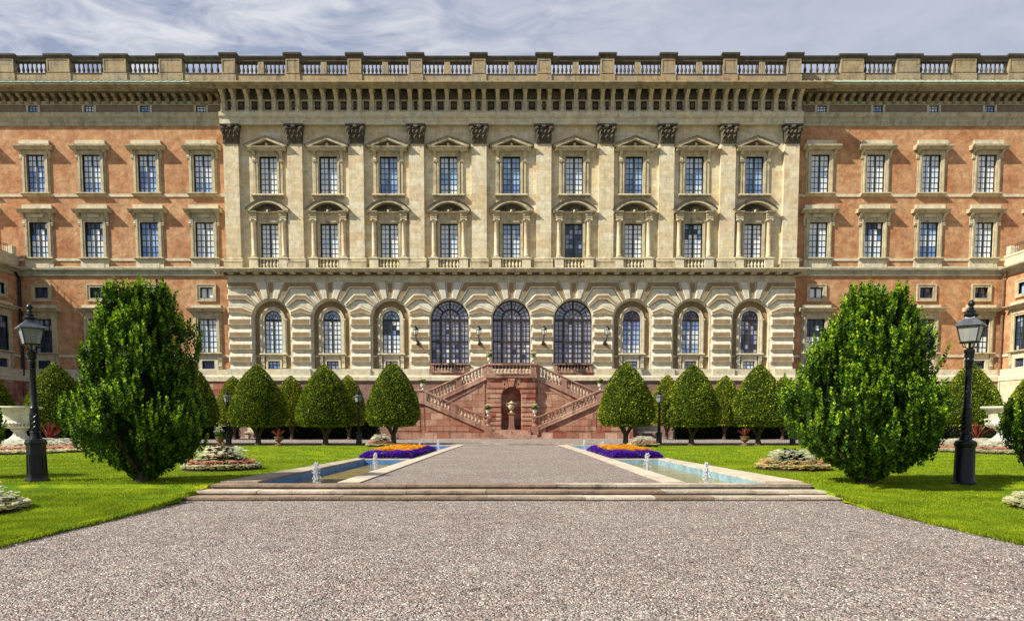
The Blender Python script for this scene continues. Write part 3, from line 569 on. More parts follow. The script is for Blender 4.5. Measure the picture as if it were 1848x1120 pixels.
# string cornice with mutules
mb = MB(); zt, zm, zb_ = Z(482.5, .9), Z(489, .9), Z(495, .5)
mb.profx([(0.3, zt), (-0.15, zt+.04), (-0.95, zt), (-0.97, zt-.10), (-0.90, zt-.13), (-0.88, zm), (-0.30, zm), (-0.22, zb_-.1), (0.3, zb_-.1)], -HW, HW, 0, -0.85, 0.85)
x = -HW-.5
while x < HW+.55: mb.box(x-.20, x+.20, -0.78, -0.22, zb_+.02, zm-.001); x += 1.017
mb.box(-HW-.1, HW+.1, -.33, -.2, zb_-.02, zm-.02, 1); part(mb, 'string_cornice', [M_TRIM, M_CARV])  # dark strip behind the mutules paints in their shade
# --- pilasters
def capital(wd):
    c = MB(); h = 1.62
    c.box(-wd/2, wd/2, -.42, 0, 0, .10)
    c.prism([(-wd/2+.03, .10), (wd/2-.03, .10), (wd/2+.10, h-.3), (-wd/2-.10, h-.3)], 0, -.44)
    for row, (z0, n_, hh) in enumerate(((.12, 3, .52), (.46, 4, .58))):
        for i in range(n_):
            cx = (i-(n_-1)/2)*wd/n_*1.02; y0 = -.44-.05*row; w_ = wd/n_*.46
            vs = []
            for k, (dy, dz, ws) in enumerate(((0, 0, 1), (-.05, .5, 1.05), (-.10, .85, .9), (-.22, .98, .55), (-.24, .80, .35))):
                vs += [(cx-w_*ws, y0+dy+.03, z0+hh*dz), (cx, y0+dy-.05, z0+hh*dz), (cx+w_*ws, y0+dy+.03, z0+hh*dz)]
            c.add(vs, [(3*k+a, 3*k+a+1, 3*k+a+4, 3*k+a+3) for k in range(4) for a in range(2)]+[(0, 3, 6, 9, 12), (2, 5, 8, 11, 14)])
    for s_ in (-1, 1):                                # volutes
        for rr_, yy in ((.235, -.50), (.17, -.58), (.11, -.64), (.055, -.69)):
            cx, cz = s_*(wd/2-.03), h-.38; n_ = 14
            pl = [(cx+rr_*math.cos(2*math.pi*k/n_), cz+rr_*math.sin(2*math.pi*k/n_)) for k in range(n_)]; c.prism(pl, -.36, yy, 0, .015)
    c.prism([(-.14, h-.30), (.14, h-.30), (.18, h-.10), (0, h+.02), (-.18, h-.10)], -.40, -.62, 0, .03)
    c.box(-wd/2-.12, wd/2+.12, -.56, 0, h-.16, h-.07); c.box(-wd/2-.17, wd/2+.17, -.61, 0, h-.068, h)
    for i in range(5):
        cx = (i-2)*wd/5.6; c.lathe([(.06, -.05), (.075, 0), (.04, .05)], (cx, -.50, h-.34), 6)
    return c
zc0 = Z(259.5, .35); zb0 = Z(467.5, .35); zb1 = Z(482.5, .6)-.05
cm = capital(1.22).mesh('capital', [M_CARV]); csc = (z_arch-zc0)/1.62
sm = MB(); sm.box(-.61, .61, -.33, 0.001, zb0, zc0); sm = sm.mesh('pilaster', [M_CREAM])
bm_ = MB(); bm_.profx([(0, zb1), (-.50, zb1), (-.50, zb1+.42), (-.44, zb1+.46), (-.50, zb1+.53), (-.50, zb1+.60), (-.42, zb1+.64), (-.42, zb0+.06), (-.35, zb0+.10), (0, zb0+.10)], -.76, .76); bm_ = bm_.mesh('pilaster_base', [M_TRIM])
for x in PX:
    p = put(sm, 'pilaster', pal, (x, 0, 0)); c = put(cm, 'capital', p, (0, 0, zc0)); c.scale = (1, 1, csc); put(bm_, 'pilaster_base', p)
# --- main entablature of the centre
mb = MB(); za, zb_ = z_arch, z_brk
mb.profx([(0.01, za), (-.40, za), (-.40, za+.24), (-.44, za+.26), (-.44, Z(214, .4)), (-.50, Z(213, .5)), (-.62, Z(209, .6)), (-.64, zb_-.01), (0.01, zb_-.01)], -HW-.1, HW+.1)
for x in PX: mb.box(x-.78, x+.78, -.51, -.30, za-.002, Z(214, .4)-.01)
part(mb, 'architrave', M_PALE)
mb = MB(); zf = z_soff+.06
mb.box(-HW-.05, HW+.05, -.34, 0.01, zb_-.008, zf); part(mb, 'frieze', M_CARV)  # dark for soot and for the shade between the consoles
mb = MB(); mb.box(-HW-.3, HW+.3, -1.42, -.345, z_soff+.035, z_soff+.058); part(mb, 'soffit', M_BLACK)  # thin black sheet paints the shade under the cornice
zt = Z(146.6, 1.75)
mb = MB()
mb.profx([(0.8, zt+.05), (-.2, zt+.12), (-1.84, zt), (-1.88, zt-.10), (-1.76, zt-.30), (-1.66, zt-.40), (-1.64, zt-.48), (-1.56, zt-.5), (-1.54, z_soff+.22), (-1.46, z_soff+.19), (-1.44, z_soff+.08), (-.36, z_soff+.06), (.0, z_soff+.06), (.8, z_soff+.06)], -HW, HW, 0, -1, 1)
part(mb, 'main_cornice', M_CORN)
# consoles, arranged in groups between the pilaster axes
hb = zf-z_brk
def console_mesh():
    c = MB(); pr = [(-.335, 0), (-.62, .0), (-.66, .10), (-.56, .22), (-.60, .45), (-.80, .70), (-1.16, .80), (-1.30, .86), (-1.34, .93), (-1.34, .998), (-.335, .998)]
    c.profx([(y, z*hb) for y, z in pr], -.145, .145)
    pr2 = [(-.34, .05), (-.67, .05), (-.70, .12), (-.60, .23), (-.64, .44), (-.83, .66), (-1.0, .75), (-.34, .75)]
    for s_ in (-.09, 0, .09): c.profx([(y, z*hb) for y, z in pr2], s_-.026, s_+.026)
    c.box(-.22, .22, -1.38, -.34, hb*.93, hb*.997); c.box(-.20, .20, -.70, -.34, -.0, hb*.035); return c.mesh('console_bracket', [M_PALE])
cmesh = console_mesh(); cons = []
for i in range(10):
    cons += [PX[i]-.42, PX[i]+.42]
    if i < 9:
        a, b = PX[i]+.42, PX[i+1]-.42; nn = 3 if (b-a) < 5 else 3
        for k in range(1, nn+1): cons.append(a+(b-a)*k/(nn+1))
for x in sorted(cons): put(cmesh, 'console_bracket', pal, (x, 0, z_brk))
mb = MB(); cs = sorted(cons)
for a, b in zip(cs[:-1], cs[1:]):                     # sunk squares coloured dark as deep shade, each with a rosette, between the consoles
    x = (a+b)/2; w_ = (b-a)/2-.22; z0, z1 = z_brk+.22, z_brk+hb*.52
    if w_ < .14: w_ = .16
    g_ = (b-a)/2-.15; zl_ = z_brk+.0
    mb.box(x-g_, x+g_, -.40, -.341, zl_, z0, 0); mb.box(x-g_, x+g_, -.40, -.341, z1, z1+.12, 0); mb.box(x-g_, x-w_+.06, -.40, -.341, z0, z1, 0); mb.box(x+w_-.06, x+g_, -.40, -.341, z0, z1, 0)
    mb.box(x-w_, x+w_, -.348, -.341, z0, z1, 1)
    cz = (z0+z1)/2
    for k in range(6):
        a_ = k*math.pi/3; mb.lathe([(.01, -.10), (.09, -.02), (.10, .02), (.02, .10)], (x+.12*math.cos(a_), -.39, cz+.12*math.sin(a_)), 5, 2)
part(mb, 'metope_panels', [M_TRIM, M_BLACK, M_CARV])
# --- roof balustrade, centre
YR = -.30; zr0 = zt+.08; zpl = Z(134, -YR); zru = Z(112, -YR); zrt = Z(102.3, -YR); zpt = Z(97.2, -YR)
def post(wd, top, deep=.75, panel=True):
    c = MB(); h = top-zr0
    c.box(-wd/2-.05, wd/2+.05, YR-.10, YR+deep, 0, zpl-zr0-.06, 0); c.box(-wd/2, wd/2, YR-.05, YR+deep-.05, zpl-zr0-.06, h-.36, 0)
    z0, z1 = zpl-zr0+.04, h-.44
    if panel and wd > .5:
        for a in (-1, 1): c.box(a*(wd/2-.02), a*(wd/2-.12), YR-.085, YR-.051, z0, z1, 0)
        c.box(-wd/2+.12, wd/2-.12, YR-.085, YR-.051, z0, z0+.09, 0); c.box(-wd/2+.12, wd/2-.12, YR-.085, YR-.051, z1-.09, z1, 0)
    c.profx([(YR+deep, h-.36), (YR-.07, h-.36), (YR-.12, h-.30), (YR-.12, h-.22), (YR-.24, h-.12), (YR-.26, h), (YR+deep+.1, h)], -wd/2-.17, wd/2+.17, 1)
    return c.mesh('balustrade_post', [M_PARA, M_RAIL])
pm = post(1.12, zpt)
for x in PX: put(pm, 'balustrade_post', pal, (x, 0, zr0))
balm = BAL.mesh('baluster', [M_RAIL], True); hbal = zru-zpl-.05
for i in range(9):
    a, b = PX[i]+.60, PX[i+1]-.60; m0 = (a+b)/2
    mb = MB(); mb.box(a-.02, b+.02, YR-.02, YR+.34, zr0, zpl-.06, 0); mb.box(a-.01, b+.01, YR-.06, YR+.34, zpl-.06, zpl, 1)
    mb.profx([(YR+.5, zru), (YR+.02, zru), (YR-.02, zru+.05), (YR-.02, zru+.2), (YR-.12, zrt-.10), (YR-.14, zrt), (YR+.5, zrt)], a-.005, b+.005, 1)
    mb.box(m0-.23, m0+.23, YR+.0, YR+.42, zpl+.001, zru-.001, 0)
    p = part(mb, 'balustrade', [M_PARA, M_RAIL])
    for s_ in range(2):
        c0, c1 = (a+.03, m0-.25) if s_ == 0 else (m0+.25, b-.03)
        for k in range(5):
            o = put(balm, 'baluster', p, (c0+(c1-c0)*(k+.5)/5, YR+.14, zpl)); o.scale = (1.12, 1.12, hbal+.05)
# ------------------------------------------------------------------ windows
def sash(mb, x0, x1, z0, z1, y, nx, nz, bar=.036, mull=True, fr=.07, mi=0):
    mb.box(x0, x0+fr, y-.06, y, z0, z1, mi); mb.box(x1-fr, x1, y-.06, y, z0, z1, mi); mb.box(x0+fr, x1-fr, y-.06, y, z0, z0+fr, mi); mb.box(x0+fr, x1-fr, y-.06, y, z1-fr, z1, mi)
    for i in range(1, nx):
        x = x0+(x1-x0)*i/nx; b = .075 if (mull and i*2 == nx) else bar/2
        mb.box(x-b, x+b, y-(.07 if b > .04 else .045), y, z0+fr, z1-fr, mi)
    xs_ = [x0+fr]+[v for i in range(1, nx) for v in (x0+(x1-x0)*i/nx-(.075 if (mull and i*2 == nx) else bar/2), x0+(x1-x0)*i/nx+(.075 if (mull and i*2 == nx) else bar/2))]+[x1-fr]
    for j in range(1, nz):
        z = z0+(z1-z0)*j/nz
        for i in range(0, len(xs_), 2): mb.box(xs_[i], xs_[i+1], y-.044, y, z-bar/2, z+bar/2, mi)
def pane_tilt(x0, x1, z0, z1, y, rnd, tl=.010):
    a, b = rnd.uniform(-tl, tl), rnd.uniform(-tl, tl); return [(x0, y+a+b, z0), (x1, y-a+b, z0), (x1, y-a-b, z1), (x0, y+a-b, z1)]
def panes(x0, x1, z0, z1, y, nx, nz, seed, pal_, dark, blind=None):
    """glazing: every pane a slightly tilted sheet; behind some, the paler inner sash and curtain show"""
    rnd = random.Random(seed); c = MB(); dx_, dz_ = (x1-x0)/nx, (z1-z0)/nz; tone = [rnd.choice((0, 0, 1, 2)) for _ in range(3)]
    for i in range(nx):
        for j in range(nz):
            xa, za_ = x0+i*dx_, z0+j*dz_; f_ = (j+.5)/nz
            dk = blind is not None and blind(i, f_, rnd)
            c.add(pane_tilt(xa, xa+dx_, za_, za_+dz_, y, rnd), [(0, 1, 2, 3)], 3 if not dk else 4)
            if not dk or rnd.random() < .25:
                c.add(pane_tilt(xa+dx_*.13, xa+dx_*.97, za_+dz_*.05, za_+dz_*.88, y-.014, rnd, .004), [(0, 1, 2, 3)], (tone[int(f_*len(tone))] if rnd.random() > .12 else rnd.choice((0, 1, 2))) if not dk else 5)
    return c.mesh('glass', list(pal_)+[dark[0], dark[1], dark[2]])
PP = [G_PALE[0], G_PALE[1], G_PALE[2]]; BB = [G_BLUE[1], G_BLUE[0], G_PALE[1]]; LL = [G_LILAC[0], G_LILAC[1], G_LILAC[2]]; DD = [G_DARK[0], G_DARK[1], G_DARK[2]]
PD = [glassmat('shaded_pane', (0.42, 0.50, 0.60)), G_BLUE[2], G_BLUE[1]]; BD = [G_BLUE[2], G_DARK[0], G_BLUE[0]]
def kit(x0, x1, z0, z1, y, nx, nz, seed, mull=True, frm=None):
    """returns (sash mesh, {mood: [glass meshes]})"""
    s_ = MB(); sash(s_, x0, x1, z0, z1, y, nx, nz, mull=mull); g_ = {}
    g_['pale'] = [panes(x0, x1, z0, z1, y-.005, nx, nz, seed+k, PP, PD) for k in range(2)]
    g_['blue'] = [panes(x0, x1, z0, z1, y-.005, nx, nz, seed+5+k, BB, BD) for k in range(2)]
    g_['half'] = [panes(x0, x1, z0, z1, y-.005, nx, nz, seed+9, PP, BD, lambda i, f_, r: f_ > .55 and r.random() < .7)]
    g_['dark'] = [panes(x0, x1, z0, z1, y-.005, nx, nz, seed+13, LL, DD, lambda i, f_, r: r.random() < (.75 if f_ < .6 else .45))]
    return s_.mesh('sash', [frm or M_GREENW]), g_
def window(surround, k, mood, loc, rz=0, n=0, kids=(), name='window'):
    o = put(surround, name, pal, loc, rz); put(k[0], 'sash', o); gl = k[1][mood]; put(gl[n % len(gl)], 'glass', o)
    for nm, me, l in kids: put(me, nm, o, l)
    return o
def surround_frame(mb, hx, z0, z1, fw, y=-.10, mi=0, inner=.05):
    """moulded frame around an opening of half width hx"""
    for s_ in (-1, 1):
        mb.box(s_*hx, s_*(hx+fw), y, .30, z0, z1+fw, mi); mb.box(s_*(hx+fw*.55), s_*(hx+fw+.002), y-.05, y+.001, z0, z1+fw+.002, mi)
    mb.box(-hx, hx, y, .30, z1, z1+fw, mi); mb.box(-hx-fw*.5, hx+fw*.5, y-.05, y+.001, z1+fw*.55, z1+fw+.002, mi)
def console_small(mb, x, z0, z1, y, wd=.17, pr=.30, mi=0):
    h = z1-z0; P_ = [(y, 0), (y-.10, .02), (y-.16, .10), (y-.10, .20), (y-.08, .42), (y-.14, .62), (y-pr*.8, .84), (y-pr, .94), (y-pr, 1), (y, 1)]
    mb.profx([(a, z0+b*h) for a, b in P_], x-wd/2, x+wd/2, mi); mb.box(x-wd*.62, x+wd*.62, y-.13, y, z0-.06, z0+.001, mi)
# -- upper centre window: triangular pediment
hx = .72; z0, z1 = Z(351.5), Z(283); kU = kit(-hx, hx, z0, z1, .24, 4, 7, 100)
mb = MB(); surround_frame(mb, hx, z0, z1, .20)
for s_ in (-1, 1):
    mb.box(s_*(hx+.24), s_*(hx+.52), -.08, .001, z0, Z(290, .1), 0); mb.box(s_*(hx+.30), s_*(hx+.46), -.11, -.079, z0+.02, Z(293, .1), 0)
    console_small(mb, s_*(hx+.38), Z(291, .1), Z(271.5, .3), -.08, .26, .40)
mb.box(-hx-.2, hx+.2, -.13, .0, z1+.21, Z(271, .3), 0)
mb.profx([(0, z0-.003), (-.30, z0-.003), (-.34, z0-.06), (-.34, z0-.13), (-.22, z0-.20), (-.08, z0-.22), (-.06, z0-.32), (0, z0-.32)], -hx-.6, hx+.6)
zc1 = Z(270.5, .55); zc2 = Z(262.5, .6); zap = Z(245.5, .6); hw_ = 1.72
mb.profx([(0, zc1), (-.42, zc1), (-.48, zc1+.06), (-.50, zc1+.14), (-.60, zc1+.22), (-.62, zc1+.30), (0, zc1+.30)], -hw_+.16, hw_-.16)
zb2 = zc1+.30
for s_ in (-1, 1):                                    # raking cornices
    mb.prism([(s_*hw_, zb2+.002), (s_*hw_, zb2+.14), (0, zap), (0, zap-.24), (s_*(hw_-.42), zb2+.002)], 0, -.62, 0); mb.prism([(s_*(hw_+.1), zb2+.06), (s_*(hw_+.1), zb2+.16), (0, zap+.06), (0, zap-.05)], 0, -.68, 2)
mb.prism([(-hw_+.45, zb2+.003), (hw_-.45, zb2+.003), (0, zap-.25)], 0, -.24, 1)
mb.lathe([(.02, -.12), (.11, -.05), (.13, .03), (.09, .12), (.03, .16)], (0, -.34, zb2+.20), 8, 0)
for s_ in (-1, 1):
    for k in range(3): mb.lathe([(.03, -.06), (.07, 0), (.02, .06)], (s_*(.25+.17*k), -.27, zb2+.10), 6, 1)
sU = mb.mesh('window', [M_TRIM, M_CARV, M_RAIL])
moodU = ['pale', 'pale', 'blue', 'blue', 'blue', 'pale', 'blue', 'blue', 'blue']
for i, x in enumerate(WX): window(sU, kU, moodU[i], (x, 0, 0), n=i)
# -- lower centre window: segmental pediment on half columns, small balustrade
hx = .73; z0, z1 = Z(465.3), Z(404); kL = kit(-hx, hx, z0, z1, .24, 4, 7, 200)
mb = MB(); surround_frame(mb, hx, z0, z1, .20); cxx = 1.22
zcap = Z(396, .3); zent0 = Z(393, .3); zent1 = Z(383.5, .5); zp0 = Z(379.5, .6); zpa = Z(359.5, .6); hw_ = 1.74
mb.box(-hx-.2, hx+.2, -.11, 0, z1+.21, zent0, 0); mb.box(-.50, .50, -.15, -.10, Z(395), Z(387.5), 0); mb.box(-.44, .44, -.168, -.149, Z(394.2), Z(388.3), 0)
mb.box(-cxx-.30, cxx+.30, -.16, 0, zent0, zent1-.001, 0)
for s_ in (-1, 1): mb.box(s_*(cxx-.27), s_*(cxx+.27), -.46, -.159, zent0+.0, zent1-.002, 0); mb.box(s_*(cxx-.31), s_*(cxx+.31), -.50, -.158, zent0+.16, zent0+.24, 0)
mb.profx([(0, zent1), (-.34, zent1), (-.42, zent1+.05), (-.44, zent1+.12), (0, zent1+.12)], -.90, .90, 0)
for s_ in (-1, 1): mb.profx([(0, zent1), (-.54, zent1), (-.62, zent1+.05), (-.64, zent1+.13), (0, zent1+.13)], *sorted((s_*.901, s_*(hw_-.06))), 0)
def seg(rx, zb_s, za_s, n=18): return [(rx*math.cos(math.pi*k/n), zb_s+(za_s-zb_s)*math.sin(math.pi*k/n)**.92) for k in range(n+1)]
zs0 = zent1+.13
def segarc(hw2, zb_s, za_s, n=18):
    h = za_s-zb_s; rad = (hw2*hw2+h*h)/(2*h); a0 = math.asin(hw2/rad); return [(rad*math.sin(a0-2*a0*k/n), za_s-rad+rad*math.cos(a0-2*a0*k/n)) for k in range(n+1)]
o_, i_ = segarc(hw_, zs0+.08, zpa), segarc(hw_-.38, zs0, zpa-.26)
mb.prism(o_+[(-hw_, zs0+.001)]+i_[::-1]+[(hw_, zs0+.001)], 0, -.64, 0)
o2 = segarc(hw_+.07, zs0+.12, zpa+.07); mb.prism(o2+segarc(hw_-.02, zs0+.09, zpa-.05)[::-1], 0, -.72, 2)
o3 = segarc(hw_-.20, zs0+.003, zpa-.13); mb.prism(o3+segarc(hw_-.36, zs0+.002, zpa-.24)[::-1], -.6, -.665, 0)
mb.prism(i_, 0, -.16, 1)
for k in range(9):                                     # shell
    a_ = R(12+k*19.5); mb.tube([(0, -.34, zs0+.02), (.26*math.cos(a_), -.44, zs0+.04+.26*math.sin(a_)), (.44*math.cos(a_), -.34, zs0+.03+.40*math.sin(a_))], [.03, .055, .035], 5, 1)
mb.lathe([(.02, -.16), (.09, -.10), (.11, 0), (.07, .10), (.03, .13)], (0, -.44, zs0+.0), 8, 0)
for s_ in (-1, 1): mb.tube([(s_*.12, -.40, zs0+.02), (s_*.40, -.34, zs0-.02), (s_*.55, -.30, zs0+.08), (s_*.85, -.2, zs0+.06)], [.07, .06, .05, .02], 5, 1)
sL = mb.mesh('window', [M_TRIM, M_CARV, M_RAIL])
cl = MB(); h = zcap-(z0+.0); cl.lathe([(.22, 0), (.22, .08), (.245, .12), (.20, .19), (.185, .24), (.19, h*.4), (.165, h-.20), (.19, h-.17), (.19, h-.12), (.17, h-.09), (.21, h), ], n=14); cl.box(-.25, .25, -.25, .2, h, h+.07); cl.box(-.25, .25, -.25, .2, -.07, .001)
for s_ in (-1, 1): cl.prism([(s_*.20+.085*math.cos(k*.785), h-.04+.085*math.sin(k*.785)) for k in range(8)], .1, -.24)
clm = cl.mesh('column', [M_CREAM], True)
zq0 = Z(482.5, .6)-.06; zq1 = z0-.07
bp_ = MB(); bp_.box(-.36, .36, -.50, 0.001, zq0, zq1-.10, 0); bp_.box(-.42, .42, -.55, 0.001, zq1-.10, zq1, 0); bp_.box(-.40, .40, -.53, 0.001, zq0-.0, zq0+.1, 0); bpm = bp_.mesh('pedestal', [M_PALE])
rl = MB(); rl.box(-.86, .86, -.42, 0, zq1-.10, zq1, 0); rl.box(-.86, .86, -.40, 0, zq0, zq0+.10, 0); rlm = rl.mesh('balustrade_rail', [M_TRIM])
moodL = ['pale', 'pale', 'pale', 'pale', 'blue', 'dark', 'pale', 'half', 'pale']
for i, x in enumerate(WX):
    window(sL, kL, moodL[i], (x, 0, 0), n=i, kids=(('column', clm, (-cxx, -.22, z0)), ('column', clm, (cxx, -.22, z0)), ('pedestal', bpm, (-cxx, 0, 0)), ('pedestal', bpm, (cxx, 0, 0)), ('balustrade_rail', rlm, (0, 0, 0))))
    for k in range(6): add_rest(x-.86+1.72*(k+.5)/6, -.28, zq0+.10, zq1-zq0-.20, 0, 1.05)
# -- arched openings of the ground floor
def fan(mb, r, y, zc, mi=0, big=False):
    n_ = 20
    arch_ring(mb, 0, zc, zc, r-(.11 if big else .07), r, y, y-.06, mi, n_); mb.box(-r+.07, r-.07, y-.065, y, zc-.06, zc+.06, mi)
    if not big:
        arch_ring(mb, 0, zc+.06, zc+.06, r*.42, r*.42+.04, y, y-.045, mi, 12)
        for k in range(1, 6):
            a_ = math.pi*k/6; mb.tube([(r*.44*math.cos(a_), y-.02, zc+.06+r*.44*math.sin(a_)), ((r-.05)*math.cos(a_), y-.02, zc+(r-.05)*math.sin(a_))], .02, 4, mi)
        for k in (1, 2): a_ = math.pi*k/3; mb.tube([(0, y-.02, zc+.06), (r*.42*math.cos(a_), y-.02, zc+.06+r*.42*math.sin(a_))], .018, 4, mi)
    else:
        arch_ring(mb, 0, zc+.06, zc+.06, r*.44, r*.44+.15, y, y-.075, mi, 16); arch_ring(mb, 0, zc+.06, zc+.06, r*.74, r*.74+.035, y, y-.045, mi, 16); arch_ring(mb, 0, zc+.06, zc+.06, r*.24, r*.24+.03, y, y-.045, mi, 10)
        for k in range(1, 12):
            a_ = math.pi*k/12; wd_ = .07 if k in (3, 6, 9) else .026; r0_ = r*.24 if k in (3, 6, 9, 2, 4, 8, 10) else r*.5
            if k == 6: r0_ = .0
            if k in (3, 9): r0_ = r*.5
            mb.tube([(r0_*math.cos(a_), y-.03, zc+.06+r0_*math.sin(a_)), ((r-.05)*math.cos(a_), y-.03, zc+(r-.05)*math.sin(a_))], wd_, 4, mi)
def fan_glass(r, y, zc, seed, mats, nr=3, na=12):
    rnd = random.Random(seed); c = MB()
    for i in range(nr):
        for k in range(na):
            a0_, a1_ = math.pi*k/na, math.pi*(k+1)/na; r0_, r1_ = r*i/nr, r*(i+1)/nr; t_ = rnd.uniform(-.01, .01)
            c.add([(r0_*math.cos(a0_), y+t_, zc+r0_*math.sin(a0_)), (r1_*math.cos(a0_), y-t_, zc+r1_*math.sin(a0_)), (r1_*math.cos(a1_), y+t_, zc+r1_*math.sin(a1_)), (r0_*math.cos(a1_), y-t_, zc+r0_*math.sin(a1_))], [(0, 1, 2, 3)], rnd.choice((0, 1, 2)))
    return c.mesh('fanlight_glass', mats)
zs = Z(637); ri = .735; ZCI = ZC+.02
rc = MB()                                              # recessed brown panel with pale architrave, sill, brackets and cellar window
cz0, cz1 = Z(665), Z(650.5); chx = .50
wall_holes(rc, -RO+.002, RO-.002, za0+.02, ZC, .38, [(-ri, ri, zs, ZC), (-chx, chx, cz0, cz1)], .3, 1)
n_ = 24
for k in range(n_):                                    # tympanum between inner and outer arch
    a0_, a1_ = math.pi*k/n_, math.pi*(k+1)/n_
    rc.add([(ri*math.cos(a0_), .38, ZC+ri*math.sin(a0_)), (RO*math.cos(a0_), .38, ZC+RO*math.sin(a0_)), (RO*math.cos(a1_), .38, ZC+RO*math.sin(a1_)), (ri*math.cos(a1_), .38, ZC+ri*math.sin(a1_))], [(0, 1, 2, 3)], 1)
arch_ring(rc, 0, ZC, zs, ri, ri+.30, .40, .26, 0, 22); arch_ring(rc, 0, ZC, zs, ri+.20, ri+.30, .27, .20, 0, 22); arch_ring(rc, 0, ZC, zs, ri-.001, ri+.08, .6, .30, 0, 22)
for s_ in (-1, 1): rc.box(s_*(ri+.30), s_*(ri+.38), .24, .379, zs, ZC+.05, 0); rc.box(s_*(ri+.16), s_*(ri+.42), .19, .379, ZC-.06, ZC+.06, 0)
rc.profx([(.38, zs), (.10, zs), (.06, zs-.07), (.10, zs-.14), (.20, zs-.20), (.38, zs-.22)], -ri-.42, ri+.42, 0)
rc.box(-RO+.003, -ri-.421, .33, .379, Z(644), Z(640), 0); rc.box(ri+.421, RO-.003, .33, .379, Z(644), Z(640), 0)
for s_ in (-1, 1):
    rc.box(s_*chx, s_*(chx+.16), .28, .42, za0+.1, zs-.222, 0)
    for q in (-.09, 0, .09): console_small(rc, s_*(ri+.17)+q, Z(664.5), zs-.223, .34, .075, .20)
rc.box(-chx, chx, .28, .42, cz1, zs-.222, 0); rc.box(-ri-.35, ri+.35, .24, .42, za0+.02, cz0, 0)
arch_ring(rc, 0, ZC, za0+.03, RO-.10, RO-.002, .375, .075, 0, 26)
sA = rc.mesh('arched_window', [M_PALE, M_TAN])
sa_ = MB(); sash(sa_, -ri, ri, zs, ZC-.06, .5, 4, 7); fan(sa_, ri, .5, ZC); sash(sa_, -chx, chx, cz0, cz1, .5, 3, 2, mull=False); sam = {k: sa_.mesh('sash', [m_]) for k, m_ in (('g', M_GREENW), ('b', M_BROWNW))}
kA = kit(-ri, ri, zs, ZC-.06, .5, 4, 7, 300)[1]; cellar = [panes(-chx, chx, cz0, cz1, .495, 3, 2, 400+k, m_, BD) for k, m_ in enumerate((BB, LL, BB))]
for i, (wi, md, fr) in enumerate(((0, 'pale', 'g'), (1, 'pale', 'g'), (2, 'half', 'g'), (6, 'blue', 'b'), (7, 'blue', 'b'), (8, 'dark', 'b'))):
    o = put(sA, 'arched_window', pal, (WX[wi], 0, 0)); put(sam[fr], 'sash', o); put(kA[md][i % len(kA[md])], 'glass', o); put(fan_glass(ri, .495, ZC, i, [G_BLUE[2], G_BLUE[1], G_LILAC[2]] if i < 3 else [G_DARK[0], G_BLUE[2], G_DARK[1]]), 'glass', o); put(cellar[i % 3], 'cellar_glass', o)
rb = RO-.02; zsb = Z(655.5)                            # the three big openings
sb = MB(); y_ = .42; fan(sb, rb, y_, ZC, 0, True)
sb.box(-rb, -rb+.10, y_-.08, y_, zsb, ZC-.06); sb.box(rb-.10, rb, y_-.08, y_, zsb, ZC-.06); zmid = Z(615.5); 
for x in (-rb/2, 0, rb/2): sb.box(x-.10, x+.10, y_-.09, y_, zsb, ZC-.061)
xs4 = [-rb, -rb/2, 0, rb/2, rb]
sb.box(-rb+.1, rb-.1, y_-.12, y_+.01, zmid-.07, zmid+.07); sb.box(-rb, rb, y_-.12, y_+.01, ZC-.16, ZC-.062); sb.box(-rb+.1, rb-.1, y_-.10, y_, zsb, zsb+.08)
for i in range(4):
    xa, xb = xs4[i]+.09, xs4[i+1]-.09; sb.box((xa+xb)/2-.028, (xa+xb)/2+.028, y_-.05, y_-.001, zsb+.08, ZC-.16)
    for za_, zb_ in ((zsb+.08, zmid-.07), (zmid+.07, ZC-.16)):
        for j in range(1, 4): z = za_+(zb_-za_)*j/4; sb.box(xa, xb, y_-.046, y_-.002, z-.028, z+.028)
sbm = sb.mesh('sash', [M_DARKW]); gB = [panes(-rb, rb, zsb, ZC, y_-.005, 8, 9, 500+k, LL, [G_BLUE[2], G_DARK[1], G_PALE[0]], lambda i, f_, r: r.random() < (.10 if f_ < .5 else .02)) for k in range(3)]
sg = MB(); arch_ring(sg, 0, ZC, za0+.03, RO-.03, RO+.06, .5, .02, 0, 28); arch_ring(sg, 0, ZC, za0+.03, RO-.0, RO+.03, .1, .0, 0, 28)
sgm = sg.mesh('great_window', [M_PALE])
bb_ = MB(); zr1 = Z(655.5, .3); zr0b = Z(672.5, .3)
for s_ in (-1, 1): bb_.box(s_*(RO-.30), s_*(RO-.01), -.30, .4, zr0b+.18, zr1-.09, 0)
bb_.box(-RO+.0, RO-.0, -.36, .42, zr1-.09, zr1, 0); bb_.box(-RO+.0, RO-.0, -.34, .42, zr0b, zr0b+.18, 0); bb_.box(-1.5, 1.5, .30, .34, zr0b+.18, zr1-.09, 1); bbm = bb_.mesh('balcony_balustrade', [M_REDT, M_CARV])
for i, x in enumerate(WX[3:6]):
    o = put(sgm, 'great_window', pal, (x, 0, 0)); put(sbm, 'sash', o); put(gB[i], 'glass', o); put(fan_glass(rb, y_-.005, ZC, 40+i, LL, 4, 12), 'glass', o)
    if i != 1: put(bbm, 'balcony_balustrade', pal, (x, 0, 0))
    if i != 1:
        for k in range(10): add_rest(x-RO+.30+(2*RO-.6)*(k+.5)/10, -.16, zr0b+.18, zr1-zr0b-.27, 1, 1.0)
mb = MB(); 
for x in (WX[3], WX[5]): mb.box(x-RO-.05, x+RO+.05, -.262, .3, zg+.01, zr0b-.002)
part(mb, 'red_base_wall', M_RED)
